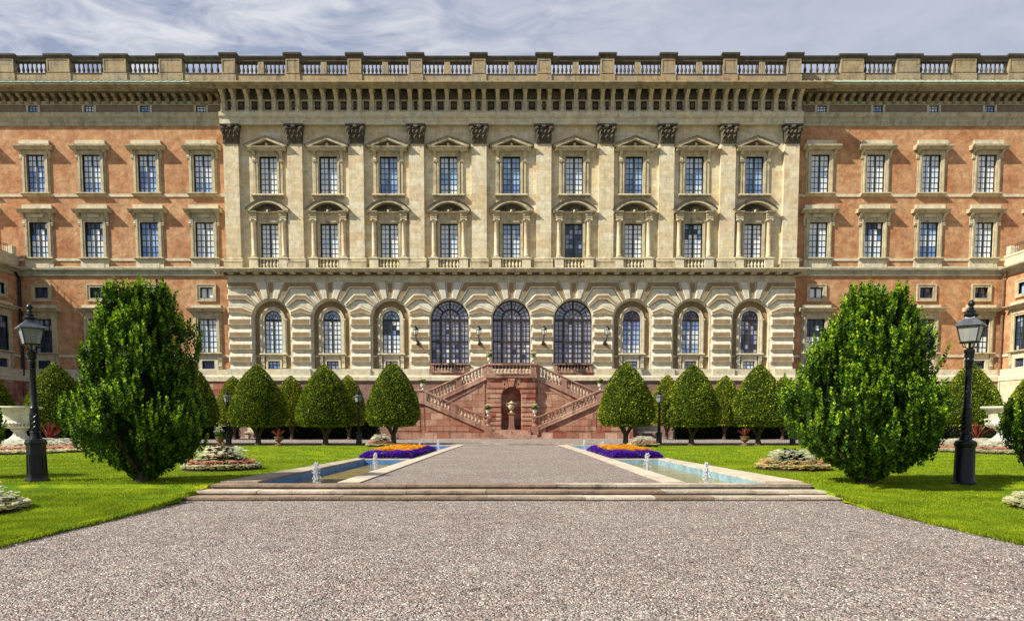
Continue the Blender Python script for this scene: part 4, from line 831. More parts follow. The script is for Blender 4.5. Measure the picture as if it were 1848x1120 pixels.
# ------------------------------------------------------------------ recessed flanks (left and right) : local y = 0 is their wall face
ZW = lambda py, off=0.0: Z(py, 0, WD-off)
def hood(mb, hx, zt, zb_, y=-.08):
    zz0 = zb_; mb.profx([(0, zz0), (-.36, zz0), (-.42, zz0+.06), (-.44, zz0+.13), (-.60, zz0+.20), (-.62, zt), (0, zt+.05)], -hx, hx)
# types: name -> (surround mesh, kit)
def t_upper():
    hx = .74; z0, z1 = ZW(349), ZW(279.5); k = kit(-hx, hx, z0, z1, .16, 4, 7, 600); mb = MB(); surround_frame(mb, hx, z0, z1, .27, -.12)
    for s_ in (-1, 1): mb.box(s_*(hx+.27), s_*(hx+.40), -.07, .0, z0, ZW(283), 0); console_small(mb, s_*(hx+.42), ZW(284, .2), ZW(268, .4), -.02, .20, .44)
    mb.box(-hx-.3, hx+.3, -.10, 0, z1+.28, ZW(267.5, .5), 0); hood(mb, 1.52, ZW(259.5, .6), ZW(268, .5))
    mb.box(-1.22, 1.22, -.20, 0, ZW(259.5, .6)+.052, ZW(255, .2)+.1, 1)
    mb.profx([(0, z0-.003), (-.30, z0-.003), (-.34, z0-.06), (-.30, z0-.14), (-.12, z0-.2), (0, z0-.26)], -1.22, 1.22); return mb.mesh('window', [M_TRIM, M_PALE]), k
def t_lower():
    hx = .75; z0, z1 = ZW(465.5), ZW(401.5); k = kit(-hx, hx, z0, z1, .16, 4, 6, 700); mb = MB(); surround_frame(mb, hx, z0, z1, .27, -.12)
    for s_ in (-1, 1): mb.box(s_*(hx+.27), s_*(hx+.40), -.07, 0, z0, ZW(404), 0); console_small(mb, s_*(hx+.42), ZW(405, .2), ZW(383, .4), -.02, .20, .44)
    mb.box(-hx-.3, hx+.3, -.10, 0, z1+.28, ZW(382.5, .5), 0); mb.box(-.52, .52, -.14, -.099, z1+.36, ZW(385, .2), 0); mb.box(-.46, .46, -.152, -.139, z1+.42, ZW(386, .2), 1)
    hood(mb, 1.52, ZW(376, .6), ZW(382.5, .5)); mb.box(-1.22, 1.22, -.20, 0, ZW(376, .6)+.052, ZW(371, .2)+.08, 1)
    mb.profx([(0, z0-.003), (-.30, z0-.003), (-.34, z0-.06), (-.28, z0-.13), (-.16, z0-.16), (0, z0-.16)], -1.22, 1.22)
    mb.box(-1.16, 1.16, -.12, 0, ZW(485.5, .1), z0-.161, 1); mb.box(-.80, .80, -.145, -.119, ZW(483.5, .1), z0-.26, 1); return mb.mesh('window', [M_TRIM, M_PALE]), k
def t_mezz():
    hx = .55; z0, z1 = ZW(538), ZW(518.5); k = kit(-hx, hx, z0, z1, .22, 2, 1, 800); mb = MB()
    wall = .27
    for s_ in (-1, 1): mb.box(s_*hx, s_*(hx+wall), -.08, .3, z0-wall, z1+wall, 0); mb.box(s_*(hx+.17), s_*(hx+.272), -.13, -.079, z0-wall, z1+wall, 0)
    mb.box(-hx, hx, -.08, .3, z1, z1+wall, 0); mb.box(-hx, hx, -.08, .3, z0-wall, z0, 0); mb.box(-hx-.17, hx+.17, -.13, -.079, z1+.17, z1+.272, 0); mb.box(-hx-.17, hx+.17, -.13, -.079, z0-.272, z0-.17, 0)
    return mb.mesh('window', [M_TRIM]), k
def t_ground():
    hx = .76; z0, z1 = ZW(636.5), ZW(575.5); k = kit(-hx, hx, z0, z1, .16, 4, 6, 900); mb = MB(); surround_frame(mb, hx, z0, z1, .27, -.12)
    for s_ in (-1, 1): mb.box(s_*(hx+.27), s_*(hx+.42), -.07, 0, z0, ZW(562), 0); console_small(mb, s_*(hx+.38), ZW(569, .2), ZW(562, .2), -.02, .2, .18)
    mb.box(-hx-.3, hx+.3, -.10, 0, z1+.28, ZW(561, .4), 0); hood(mb, 1.50, ZW(555, .5), ZW(561, .5)); mb.box(-1.2, 1.2, -.20, 0, ZW(555, .5)+.052, ZW(551, .2)+.05, 1)
    mb.profx([(0, z0-.003), (-.30, z0-.003), (-.34, z0-.06), (-.28, z0-.13), (-.16, z0-.16), (0, z0-.16)], -1.22, 1.22)
    cz0, cz1 = ZW(665.5), ZW(650.5)
    for s_ in (-1, 1): mb.box(s_*.52, s_*.84, -.10, .3, cz0-.15, z0-.161, 1); [console_small(mb, s_*(1.02)+q, ZW(663, .1), z0-.165, -.02, .08, .22) for q in (-.09, 0, .09)]; mb.box(s_*.84, s_*1.2, -.02, 0, ZW(667), z0-.161, 1)
    mb.box(-.52, .52, -.10, .3, cz1, z0-.161, 1); mb.box(-.52, .52, -.10, .3, cz0-.15, cz0, 1); mb.box(-.52, .52, .12, .3, cz0, cz1, 2)
    for q in range(5): x = -.42+q*.21; mb.tube([(x-.1, .10, cz0), (x+.1, .10, cz1)], .012, 4, 3); mb.tube([(x+.1, .09, cz0), (x-.1, .09, cz1)], .012, 4, 3)
    return mb.mesh('window', [M_TRIM, M_PALE, G_DARK[1], M_IRON]), k
def t_attic():
    hx = .40; z0, z1 = ZW(206), ZW(191); k = kit(-hx, hx, z0, z1, .10, 3, 3, 1000, mull=False); mb = MB()
    for s_ in (-1, 1): mb.box(s_*hx, s_*(hx+.17), -.06, .3, z0, z1+.001, 0)
    mb.box(-hx-.01, hx+.01, .02, .3, z1-.02, z1+.04, 0)
    return mb.mesh('window', [M_PALE]), k
TU, TL, TM, TG, TA = t_upper(), t_lower(), t_mezz(), t_ground(), t_attic()
FXI, FXO = HW-.3, 50.0
for sgn in (-1, 1):
    xs_ = [sgn*v for v in WWX+[43.7]]; a, b = sorted((sgn*FXI, sgn*FXO)); rects = []
    for x in xs_:
        rects += [(x-.74, x+.74, ZW(349), ZW(279.5)), (x-.75, x+.75, ZW(465.5), ZW(401.5))]
    for x in xs_[:4]: rects += [(x-.55, x+.55, ZW(538), ZW(518.5)), (x-.76, x+.76, ZW(636.5), ZW(575.5)), (x-.52, x+.52, ZW(665.5), ZW(650.5))]
    mb = MB(); wall_holes(mb, a, b, ZW(688), ZW(227), wy, rects, .32); part(mb, 'wall', M_ORANGE)
    mb = MB(); wall_holes(mb, a, b, ZW(206), ZW(188), wy-.02, [(x-.40, x+.40, ZW(206), ZW(191)) for x in xs_], .25); part(mb, 'attic_wall', M_ATTIC)
    mb = MB(); mb.box(a, b, wy-.28, wy+.3, -.1, ZW(687.5)); part(mb, 'plinth_wall', M_RED if sgn < 0 else M_GRAN)
    # mouldings
    mb = MB(); Pz = lambda y_, py, o=0: (wy+y_, ZW(py, o))
    mb.profx([Pz(.3, 688), Pz(-.36, 688), Pz(-.36, 680), Pz(-.25, 677), Pz(-.25, 667), Pz(.3, 667)], a, b, 0)
    for x0, x1 in [(sgn*(FXI), sgn*(WWX[0]-1.22))]+[(sgn*(WWX[i]+1.22), sgn*(WWX[i+1]-1.22)) for i in range(3)]+[(sgn*(WWX[3]+1.22), sgn*XS)]:
        x0, x1 = sorted((x0, x1)); mb.box(x0, x1, wy-.07, wy, ZW(644.5), ZW(640), 0)
    xs5 = [FXI]+[v for w_ in WWX+[43.7] for v in (w_-1.17, w_+1.17)]+[FXO]
    for i in range(0, len(xs5), 2):
        x0, x1 = sorted((sgn*xs5[i], sgn*xs5[i+1])); mb.box(x0, x1, wy-.07, wy, ZW(471), ZW(466.5), 0); mb.box(x0, x1, wy-.07, wy, ZW(355.5), ZW(350.5), 0)
    mb.profx([Pz(.3, 499), Pz(-.10, 499), Pz(-.16, 497), Pz(-.16, 489.5), Pz(-.34, 488), Pz(-.36, 484.8), Pz(.3, 484.0)], a, b, 1)
    mb.box(a, b, wy-.09, wy, ZW(484.0)+.03, ZW(481), 0)
    mb.profx([Pz(.3, 228), Pz(-.10, 228), Pz(-.10, 222), Pz(-.16, 221.5), Pz(-.16, 215), Pz(-.34, 213), Pz(-.42, 208.5), Pz(-.44, 206.8), Pz(.3, 205.9)], a, b, 1)
    mb.profx([Pz(.3, 190.9), Pz(-.10, 190.9), Pz(-.22, 187.5), Pz(-.24, 185.5), Pz(.3, 185.5)], a, b, 1)
    part(mb, 'mouldings', [M_PALE, M_MOULD])
    mb = MB(); zt = ZW(152, 1.2); zso = ZW(169, .6)
    mb.box(a, b, wy-.12, wy+.3, ZW(185.4), zso, 1); mb.box(a, b, wy-1.04, wy-.121, zso-.03, zso-.004, 1)  # dark frieze and soffit sheet put the cornice shade into the colour
    mb.profx([(wy+1, zt+.3), (wy-1.36, zt), (wy-1.40, zt-.08), (wy-1.28, zt-.26), (wy-1.20, zt-.32), (wy-1.18, zso+.22), (wy-1.10, zso+.14), (wy-1.05, zso), (wy+.3, zso)], a, b, 0)
    x = a+.3
    while x < b:
        mb.profx([(wy-.12, zso-.62), (wy-.30, zso-.62), (wy-.36, zso-.50), (wy-.40, zso-.30), (wy-.72, zso-.22), (wy-.80, zso-.12), (wy-.80, zso-.002), (wy-.12, zso-.002)], x-.15, x+.15, 0); x += .70
    part(mb, 'main_cornice', [M_CORN, M_CARV])
    mb = MB(); z1_ = zt+.04; z2_ = ZW(145.5, .1); mb.profx([(wy+1, z1_+.30), (wy-1.42, z1_), (wy-1.42, z1_+.05), (wy-.12, z2_), (wy+1, z2_)], a, b, 0)
    x = a+.2
    while x < b: mb.profx([(wy-1.42, z1_+.05), (wy-1.40, z1_+.10), (wy-.14, z2_+.05), (wy-.14, z2_-.05)], x-.025, x+.025, 0); x += .62
    part(mb, 'copper_flashing', M_COPPER)
    # parapet
    zb0_ = zt+.3; zpl_ = ZW(133), ZW(111.5), ZW(106.5), ZW(101.5)
    PXW = [27.75, 32.3, 36.9, 41.45, 46.0]; hw2 = 1.0; rail = MB(); ends = [HW-.1]
    edges = [(HW-.2, PXW[0]-hw2)]+[(PXW[i]+hw2, PXW[i+1]-hw2) for i in range(4)]+[(PXW[4]+hw2, 50)]
    for x0, x1 in edges:
        mb = MB(); xa, xb = sorted((sgn*x0, sgn*x1)); yy = wy-.05
        mb.box(xa-.02, xb+.02, yy-.02, yy+.45, zb0_, zpl_[0]-.05, 0); mb.box(xa, xb, yy-.06, yy+.45, zpl_[0]-.05, zpl_[0]+.01, 1)
        mb.profx([(yy+.45, zpl_[1]), (yy, zpl_[1]), (yy-.03, zpl_[1]+.12), (yy-.12, zpl_[2]+.08), (yy-.14, zpl_[2]+.18), (yy+.45, zpl_[2]+.18)], xa-.004, xb+.004, 1); part(mb, 'balustrade', [M_PARA, M_RAIL])
        nb = 7 if x1-x0 > 2 else 6
        for k in range(nb): add_rest(xa+(xb-xa)*(k+.5)/nb, yy+.2, zpl_[0]+.01, zpl_[1]-zpl_[0]-.01, 2, 1.15)
    for x in PXW:
        c = MB(); yy = wy-.05; c.box(-hw2, hw2, yy-.10, yy+.6, zb0_, zpl_[0]-.03, 0); c.box(-hw2+.05, hw2-.05, yy-.06, yy+.6, zpl_[0]-.03, zpl_[2]+.02, 0)
        for s_ in (-1, 1): c.box(s_*(hw2-.07), s_*(hw2-.18), yy-.095, yy-.061, zpl_[0]+.05, zpl_[2]-.05, 0)
        c.box(-hw2+.18, hw2-.18, yy-.095, yy-.061, zpl_[0]+.05, zpl_[0]+.14, 0); c.box(-hw2+.18, hw2-.18, yy-.095, yy-.061, zpl_[2]-.14, zpl_[2]-.05, 0)
        c.profx([(yy+.6, zpl_[2]+.02), (yy-.08, zpl_[2]+.02), (yy-.22, zpl_[3]-.05), (yy-.24, zpl_[3]+.08), (yy+.6, zpl_[3]+.08)], -hw2-.14, hw2+.14, 1)
        part(c, 'balustrade_post', [M_PARA, M_RAIL], (sgn*x, 0, 0))
    # windows
    mu = ['blue', 'blue', 'blue', 'blue', 'blue'] if sgn < 0 else ['pale', 'pale', 'pale', 'pale', 'pale']
    ml = ['pale', 'blue', 'half', 'half', 'pale'] if sgn < 0 else ['pale', 'half', 'blue', 'pale', 'pale']
    mg = ['pale', 'dark', 'dark', 'dark'] if sgn < 0 else ['half', 'dark', 'dark', 'half']
    for i, x in enumerate(xs_):
        window(TU[0], TU[1], mu[i], (x, wy, 0), n=i); window(TL[0], TL[1], ml[i], (x, wy, 0), n=i+1); window(TA[0], TA[1], 'blue', (x, wy-.02, 0), n=i)
        if i < 4: window(TM[0], TM[1], ('pale' if i == 0 else 'dark'), (x, wy, 0), n=i); window(TG[0], TG[1], mg[i], (x, wy, 0), n=i)
    # ---- projecting side wing: its inner face looks across the garden
    LW = 13.0; xf = sgn*XS; ywf = wy
    mb = MB(); hw_, hy = [], 0
    rects = []
    cs = [2.35, 6.9, 11.4]
    for c in cs: rects += [(c-.55, c+.55, ZW(538), ZW(518.5)), (c-.76, c+.76, ZW(636.5), ZW(575.5)), (c-.52, c+.52, ZW(665.5), ZW(650.5))]
    # built along local x (distance from the corner), then turned; for the left wing local x runs towards the camera
    wall_holes(mb, 0.0, LW, ZW(688), ZW(499), 0, rects, .32)
    if sgn < 0: rz = R(90); loc = (xf, wy-LW, 0); flip = lambda u: LW-u
    else: rz = R(-90); loc = (xf, wy, 0); flip = lambda u: u
    if sgn < 0: mb.v = [(LW-x, y, z) for x, y, z in mb.v]
    part(mb, 'wing_wall', M_ORANGE, loc, rz)
    mb = MB(); mb.box(-.0, LW, .33, 8, -.1, ZW(485)); part(mb, 'wing_mass', M_ORANGE, loc, rz)
    mb = MB(); mb.box(0, LW, -.30, .3, -.1, ZW(687.5)); part(mb, 'wing_plinth', M_RED if sgn < 0 else M_CREAM, loc, rz)
    mb = MB(); q = lambda y_, py: (y_, ZW(py))
    mb.profx([q(.3, 688), q(-.36, 688), q(-.36, 680), q(-.25, 677), q(-.25, 667), q(.3, 667)], 0, LW, 0)
    us = [0]+[v for c in cs for v in (c-1.22, c+1.22)]
    for i in range(0, len(us), 2):
        if i+1 < len(us): x0, x1 = sorted((flip(us[i]), flip(us[i+1]))); mb.box(x0, x1, -.07, 0, ZW(644.5), ZW(640), 0)
    mb.profx([q(.3, 499), q(-.10, 499), q(-.16, 495), q(-.4, 491), q(-.70, 488.5), q(-.72, 485.8), q(.3, 483)], 0, LW, 1)
    mb.box(0, LW, -.05, .9, ZW(483)-.02, ZW(466), 0); mb.box(0, LW, -.10, .95, ZW(466), ZW(462), 0)
    part(mb, 'wing_cornice', [M_PALE, M_MOULD], loc, rz)
    for c in cs:
        for T_, md in ((TM, 'blue'), (TG, 'dark')): window(T_[0], T_[1], md, (xf, wy-c, 0), rz)
    # iron balcony railing and stone pier on the wing roof
    mb = MB(); zz0 = ZW(461.8)
    mb.box(flip(0.3)-.5*(1 if sgn < 0 else 0), flip(0.3)+.5*(0 if sgn < 0 else 1), -.12, .5, zz0, ZW(447), 0); part(mb, 'wing_parapet_pier', [M_PALE], loc, rz)
    mb = MB(); 
    for k in range(50):
        u = flip(1.0+k*.24); mb.tube([(u, .12, zz0), (u, .12, ZW(446))], .016, 4)
    for pz in (446, 449, 460): mb.tube([(flip(.9), .12, ZW(pz)), (flip(LW-.1), .12, ZW(pz))], .025, 4)
    part(mb, 'balcony_railing', M_IRON, loc, rz)
    mb = MB(); xx = sgn*(XS-.22); mb.tube([(xx, wy-.75, ZW(494)), (xx, wy-.55, ZW(497)), (xx, wy-.28, ZW(503)), (xx, wy-.28, ZW(676)), (xx, wy-.50, ZW(680)), (xx, wy-.50, 0.05)], .10, 8)
    for pz in (530, 570, 610, 650): mb.tube([(xx, wy-.28, ZW(pz)), (xx, wy-.28, ZW(pz+3))], .13, 8)
    part(mb, 'downpipe', M_IRON if sgn < 0 else M_PIPE)
o = rest.build('balusters', [M_PALE, M_REDP, M_RAIL], pal, smooth=True); tag(o, kind='stuff')

# ================================================================== GRAND STAIRCASE
stc = empty('grand_staircase', 'red sandstone double staircase with balustrades and a central arched niche', 'staircase', (0, 0, 0))
SY = 54.2; UY = SY+2.3; NY = SY+2.0                    # fronts of the lower flights, the upper flights and the niche block
def spx(px, py, Y=SY): v = P(px, py, Y); return v.x, v.z
zl0, zl1, zt0 = .70, 2.80, 5.0
xa_, xb_, xe_ = 1.95, 6.75, 9.25                       # foot of the flight, head of the flight, outer end of the landing
bst = BAL
sbal = BAL.mesh('baluster', [M_REDP], True)
def baluster(x, y, z, h, par, sc=1.2):
    o = put(sbal, 'baluster', par, (x, y, z)); o.scale = (sc, sc, h)
def steps(mb, x0, x1, z0, z1, ya, yb, n, zbase=0):
    for k in range(n):
        a, b = x0+(x1-x0)*k/n, x0+(x1-x0)*(k+1)/n; mb.box(a, b, ya, yb, zbase, z0+(z1-z0)*(k+1)/n)
for s_ in (-1, 1):
    X_ = lambda v: s_*v
    # lower flight: front wall, stringer, rail
    xf, zf_ = 1.80, .42; slope = (zl1-zl0)/(xb_-xa_)
    mb = MB(); wall = [(X_(1.80), 0), (X_(xe_), 0), (X_(xe_), zl1-.1), (X_(xb_), zl1-.1), (X_(1.80), zl0-.12)]
    mb.prism(wall, SY+.25, SY); mb.box(X_(1.85), X_(xe_+.03), SY-.05, SY+.2, 0, .55); mb.box(X_(xe_-.3), X_(xe_), SY+.25, 58.9, 0, zl1-.1); mb.build('flank_wall', M_RED, stc)
    mb = MB(); A_, B_ = (2.35, .66), (6.3, 2.12)       # raised panel frames on the flank wall
    mb.prism([(X_(3.1), .62), (X_(6.45), .62), (X_(6.45), 2.10)], SY-.001, SY-.035, 0, .02); mb.prism([(X_(6.95), .62), (X_(xe_-.25), .62), (X_(xe_-.25), 2.35), (X_(6.95), 2.35)], SY-.001, SY-.035, 0, .02)
    mb.box(X_(6.62), X_(6.80), SY-.03, SY, .55, 2.36); mb.build('wall_panel', M_RED, stc)
    mb = MB(); st0, st1 = zl0-.12, zl1-.10
    mb.prism([(X_(1.86), st0+.02), (X_(xb_), st1), (X_(xe_+.06), st1), (X_(xe_+.06), st1+.30), (X_(xb_-.05), st1+.30), (X_(1.86), st0+.36)], SY+.30, SY-.09, 0, .03)
    mb.prism([(X_(1.9), st0+.0), (X_(xb_), st1-.02), (X_(xe_+.06), st1-.02), (X_(xe_+.06), st1+.10), (X_(xb_), st1+.10), (X_(1.9), st0+.12)], SY+.1, SY-.14, 0, .02); mb.build('stringer', M_REDT, stc)
    mb = MB(); rz0, rz1 = zl0+.93, zl1+.97
    mb.prism([(X_(1.80), rz0-.14), (X_(xb_), rz1-.14), (X_(xe_+.08), rz1-.14), (X_(xe_+.08), rz1), (X_(xb_-.02), rz1), (X_(1.80), rz0)], SY+.34, SY-.12, 0, .03); rl = mb.build('handrail', M_REDT, stc)
    mb = MB(); mb.box(X_(xb_-.30), X_(xb_+.28), SY-.06, SY+.28, st1+.30, rz1-.142); mb.build('landing_post', M_REDT, stc)
    mb = MB(); mb.box(X_(xe_-.35), X_(xe_+.04), SY-.06, SY+.28, st1+.30, rz1-.142); mb.build('landing_post', M_REDT, stc)
    zm = lambda x: (x-xa_)*slope
    mb = MB(); mb.prism([(X_(4.20), st0+.34+zm(4.2)), (X_(4.62), st0+.34+zm(4.62)), (X_(4.62), rz0-.13+zm(4.62)), (X_(4.20), rz0-.13+zm(4.2))], SY+.28, SY-.06); mb.build('mid_post', M_REDT, stc)
    for g0, g1, n_ in ((2.28, 4.18, 7), (4.64, 6.44, 7)):
        for k in range(n_): x = g0+(g1-g0)*(k+.5)/n_; baluster(X_(x), SY+.11, st0+.30+zm(x), .62, rl)
    for k in range(6): x = xb_+.36+(xe_-.42-xb_-.36)*(k+.5)/6; baluster(X_(x), SY+.11, st1+.30, rz1-.14-st1-.30, rl)
    # newel at the foot with scroll
    mb = MB(); nz = zl0-.35
    mb.box(X_(1.52), X_(2.06), SY-.16, SY+.40, nz-.2, nz+.62, 0); mb.box(X_(1.47), X_(2.1), SY-.22, SY+.45, 0, nz-.2, 0)
    mb.lathe([(.24, 0), (.27, .05), (.18, .12), (.15, .20), (.25, .42), (.26, .52), (.17, .60), (.20, .64)], (X_(1.79), SY+.12, nz+.62), 10, 0); mb.box(X_(1.55), X_(2.06), SY-.12, SY+.37, nz+1.24, nz+1.42, 0); mb.build('newel_post', M_REDT, stc)
    mb = MB(); steps(mb, X_(xa_), X_(xb_-.1), zl0-.05, zl1, SY+.26, UY+.0, 14, .1); mb.box(X_(xb_-.1), X_(xe_-.31), SY+.26, 58.9, .1, zl1); mb.build('lower_flight', M_STEP, stc)
    # upper flight behind
    slu = (zt0-zl1)/(xb_-1.95); zu = lambda x: zt0-(x-1.95)*slu
    mb = MB(); mb.prism([(X_(1.95), 0), (X_(7.0), 0), (X_(7.0), zu(7.0)-.1), (X_(1.95), zt0-.12)], UY+.25, UY+.01); mb.build('upper_flank_wall', M_RED, stc)
    mb = MB(); mb.box(X_(2.12), X_(2.26), UY-.04, UY+.01, 1.0, 4.35); mb.prism([(X_(2.12), 4.35), (X_(2.12), 4.50), (X_(5.9), zu(5.9)-.70), (X_(5.9), zu(5.9)-.85)], UY+.01, UY-.04); mb.build('upper_wall_frame', M_REDT, stc)
    mb = MB(); mb.prism([(X_(1.95), zt0-.34), (X_(7.2), zu(7.2)-.34), (X_(7.2), zu(7.2)+.05), (X_(1.95), zt0+.06)], UY+.3, UY-.07, 0, .03); mb.prism([(X_(1.95), zt0-.36), (X_(7.2), zu(7.2)-.36), (X_(7.2), zu(7.2)-.22), (X_(1.95), zt0-.22)], UY+.1, UY-.12, 0, .02); mb.build('upper_stringer', M_REDT, stc)
    mb = MB(); mb.prism([(X_(1.80), zt0+.82), (X_(7.3), zu(7.3)+.80), (X_(7.3), zu(7.3)+.94), (X_(1.80), zt0+.97)], UY+.34, UY-.10, 0, .03); r2 = mb.build('handrail', M_REDT, stc)
    for xp_ in (3.95,):
        mb = MB(); mb.prism([(X_(xp_), zu(xp_)+.02), (X_(xp_+.42), zu(xp_+.42)+.02), (X_(xp_+.42), zu(xp_+.42)+.83), (X_(xp_), zu(xp_)+.83)], UY+.28, UY-.05); mb.build('mid_post', M_REDT, stc)
    mb = MB(); mb.prism([(X_(1.92), zt0+.0), (X_(2.30), zu(2.3)+.02), (X_(2.30), zu(2.3)+.85), (X_(1.92), zt0+.86)], UY+.28, UY-.05); mb.build('top_post', M_REDT, stc)
    for g0, g1, n_ in ((2.36, 3.92, 6), (4.42, 5.9, 6), (5.9, 7.2, 5)):
        for k in range(n_): x = g0+(g1-g0)*(k+.5)/n_; baluster(X_(x), UY+.12, zu(x)+.03, .82, r2)
    mb = MB(); steps(mb, X_(xb_), X_(1.95), zl1, zt0, UY+.26, 58.9, 14, .1); mb.build('upper_flight', M_STEP, stc)
# terrace and niche block
nc = 1.27+ (762-715)/22.85; nr = .76
zt_ = P(923, 675.5, NY).z; zcor = P(923, 683, NY).z
mb = MB(); wall_holes(mb, -1.9, 1.9, 0, zcor, NY, [], .9, 0, [(0, nr, .70, nc)], 20)
mb.box(-1.9, -nr-.02, NY+.01, FD-.3, 0, zcor-.01); mb.box(nr+.02, 1.9, NY+.01, FD-.3, 0, zcor-.01); mb.box(-nr-.01, nr+.01, NY+.9, FD-.3, 0, zcor-.02); mb.build('terrace_wall', M_RED, stc)
bands = [P(923, v, NY).z for v in (691, 700.5, 702, 709, 710.5, 718, 719.5, 726, 727.5, 734, 735.5, 743, 744.5, 751, 752.5, 759, 760.5, 767, 768.5, 775)]
mb = MB()
for k in range(0, len(bands)-1, 2):
    z1, z0 = bands[k], bands[k+1]; pr = .10 if k % 4 == 0 else .055
    for s_ in (-1, 1):
        xi = nr+.06
        if z1 > nc:
            f = lambda z: math.sqrt(max(.0, (nr+.06)**2-max(0, z-nc)**2)) if z-nc < nr+.06 else .34+(z-nc-nr)*.35
            xi0, xi1 = f(z0), f(z1)
        else: xi0 = xi1 = xi
        mb.prism([(s_*xi0, z0), (s_*1.92, z0), (s_*1.92, z1), (s_*xi1, z1)], NY+.01, NY-pr, k//2 % 2 if False else 0, .025)
mb.prism([(-.17, nc+nr-.03), (.17, nc+nr-.03), (.30, zcor-.002), (-.30, zcor-.002)], NY+.01, NY-.20, 0, .03)
for s_ in (-1, 1): mb.prism([(s_*.20, nc+nr-.05), (s_*.46, nc+nr-.22), (s_*.80, zcor-.002), (s_*.33, zcor-.002)], NY+.01, NY-.10, 0, .03)
mb.build('rusticated_blocks', M_RED, stc)
mb = MB(); mb.profx([(FD-.3, zcor), (NY-.10, zcor), (NY-.20, zcor+.08), (NY-.22, zt_), (FD-.3, zt_)], -1.98, 1.98); mb.box(-1.3, 1.3, NY-.26, NY-.1, zt_, zt_+.08)
mb.box(-1.95, 1.95, NY-.14, FD-.3, zt_+.001, zt_+.10); mb.build('terrace_cornice', M_REDT, stc)
zr_ = P(923, 655.5, NY).z
mb = MB(); mb.box(-2.0, 2.0, NY-.20, NY+.22, zr_-.13, zr_); rl = mb.build('handrail', M_REDT, stc)
for x in (-1.72, 1.72): mb = MB(); mb.box(x-.22, x+.22, NY-.12, NY+.16, zt_+.10, zr_-.132); mb.build('terrace_post', M_REDT, stc)
for k in range(10): baluster(-1.42+2.84*(k+.5)/10, NY, zt_+.10, zr_-.13-zt_-.10, rl, 1.25)
# inside the niche: masonry apse and little blind arch
mb = MB(); mb.box(-.45, .45, NY+.86, NY+.92, 3.15, 3.3); mb.box(-.5, .5, NY+.87, NY+.9, 2.45, 2.5)
arch_ring(mb, 0, 3.32, 3.3, .0, .30, NY+.9, NY+.84, 0, 12); mb.build('niche_back', M_REDT, stc)
# central forecourt and fan of steps in front
mb = MB(); mb.box(-1.45, 1.45, SY-.02, NY+.9, 0, .70)
for k, (hw_, yf, z1) in enumerate(((2.25, SY-1.25, .17), (1.95, SY-.90, .34), (1.46, SY-.56, .51), (1.46, SY-.25, .62))): mb.box(-hw_, hw_, yf, SY-.03+.001*k, 0.0 if k == 0 else .165*k, z1)
mb.build('front_steps', M_REDT, stc)
# ------------------------------------------------------------------ urns
def urn_mesh(h, r, mat_name=None, n=14):
    m_ = MB(); m_.lathe([(r*.55, 0), (r*.55, .04*h), (r*.42, .06*h), (r*.22, .14*h), (r*.18, .24*h), (r*.26, .30*h), (r*.30, .32*h), (r*.55, .40*h), (r*.78, .55*h), (r*.86, .72*h), (r*.84, .86*h), (r*1.0, .94*h), (r*1.02, 1.0*h), (r*.9, 1.0*h), (r*.8, .93*h)], n=n); return m_
def blossoms(n, fn, size, nm, mats, seed=0, mi=None):
    """small domed flowers as clusters of upward petals: fn(k) -> centre"""
    g_ = np.random.default_rng(seed); V = []; M_ = []
    for k in range(n):
        c = np.array(fn(g_)); s0 = size*g_.uniform(.6, 1.25); a0 = g_.random()*6.28; tilt = g_.normal(0, .35, 2); mi_ = g_.integers(len(mats))
        for q in range(4):
            a = a0+q*math.pi/2; d = np.array([math.cos(a), math.sin(a), 0]); e = np.array([-math.sin(a), math.cos(a), 0]); up = np.array([tilt[0], tilt[1], 1]); up /= np.linalg.norm(up)
            V += [c, c+s0*(d*.6+e*.45)+up*s0*.30, c+s0*d*1.0+up*s0*.12, c+s0*(d*.6-e*.45)+up*s0*.30]; M_.append(mi_)
    return quads(nm, mats, np.array(V), M_)
def leaves(n, fn, size, nm, mats, seed=0, spread=.6, nrm=None):
    """folded leaf blades: fn(g) -> (centre, outward direction)"""
    g_ = np.random.default_rng(seed); V = []
    for k in range(n):
        c, o_ = fn(g_); c = np.array(c); o_ = np.array(o_, float)+g_.normal(0, spread, 3); o_ /= np.linalg.norm(o_)+1e-9
        s0 = size*g_.uniform(.6, 1.3); t_ = np.cross(o_, g_.normal(0, 1, 3)); t_ /= np.linalg.norm(t_)+1e-9; nn = np.cross(o_, t_)
        V += [c, c+s0*(.5*o_+.32*t_+.10*nn), c+s0*o_, c+s0*(.5*o_-.32*t_+.10*nn)]
    return quads(nm, mats, np.array(V), None)
def flowers_on(parent, z, r, h, petals, seed, n=40, leafm=None):
    put(leaves(90, lambda g: ((lambda a, q: (q*r*math.cos(a), q*r*math.sin(a), z+g.random()*h*.6))(g.random()*6.28, g.random()), (0, 0, 1)), .14, 'foliage', [leafm or M_BEDL], seed, .8), 'foliage', parent)
    put(blossoms(n, lambda g: (lambda a, q: (q*r*math.cos(a), q*r*math.sin(a), z+h*(.5+.6*g.random())))(g.random()*6.28, g.random()), .085, 'blossoms', petals, seed), 'blossoms', parent)
def stair_urn(x, y, z, label, seed):
    e = empty('flower_urn', label, 'urn', (x, y, z), group='flower urns on the staircase posts'); urn_mesh(.46, .20).build('urn', M_SHELL, e, smooth=True)
    flowers_on(e, .44, .24, .42, [M_WHITE, M_YEL, M_WHITE], seed, 60)
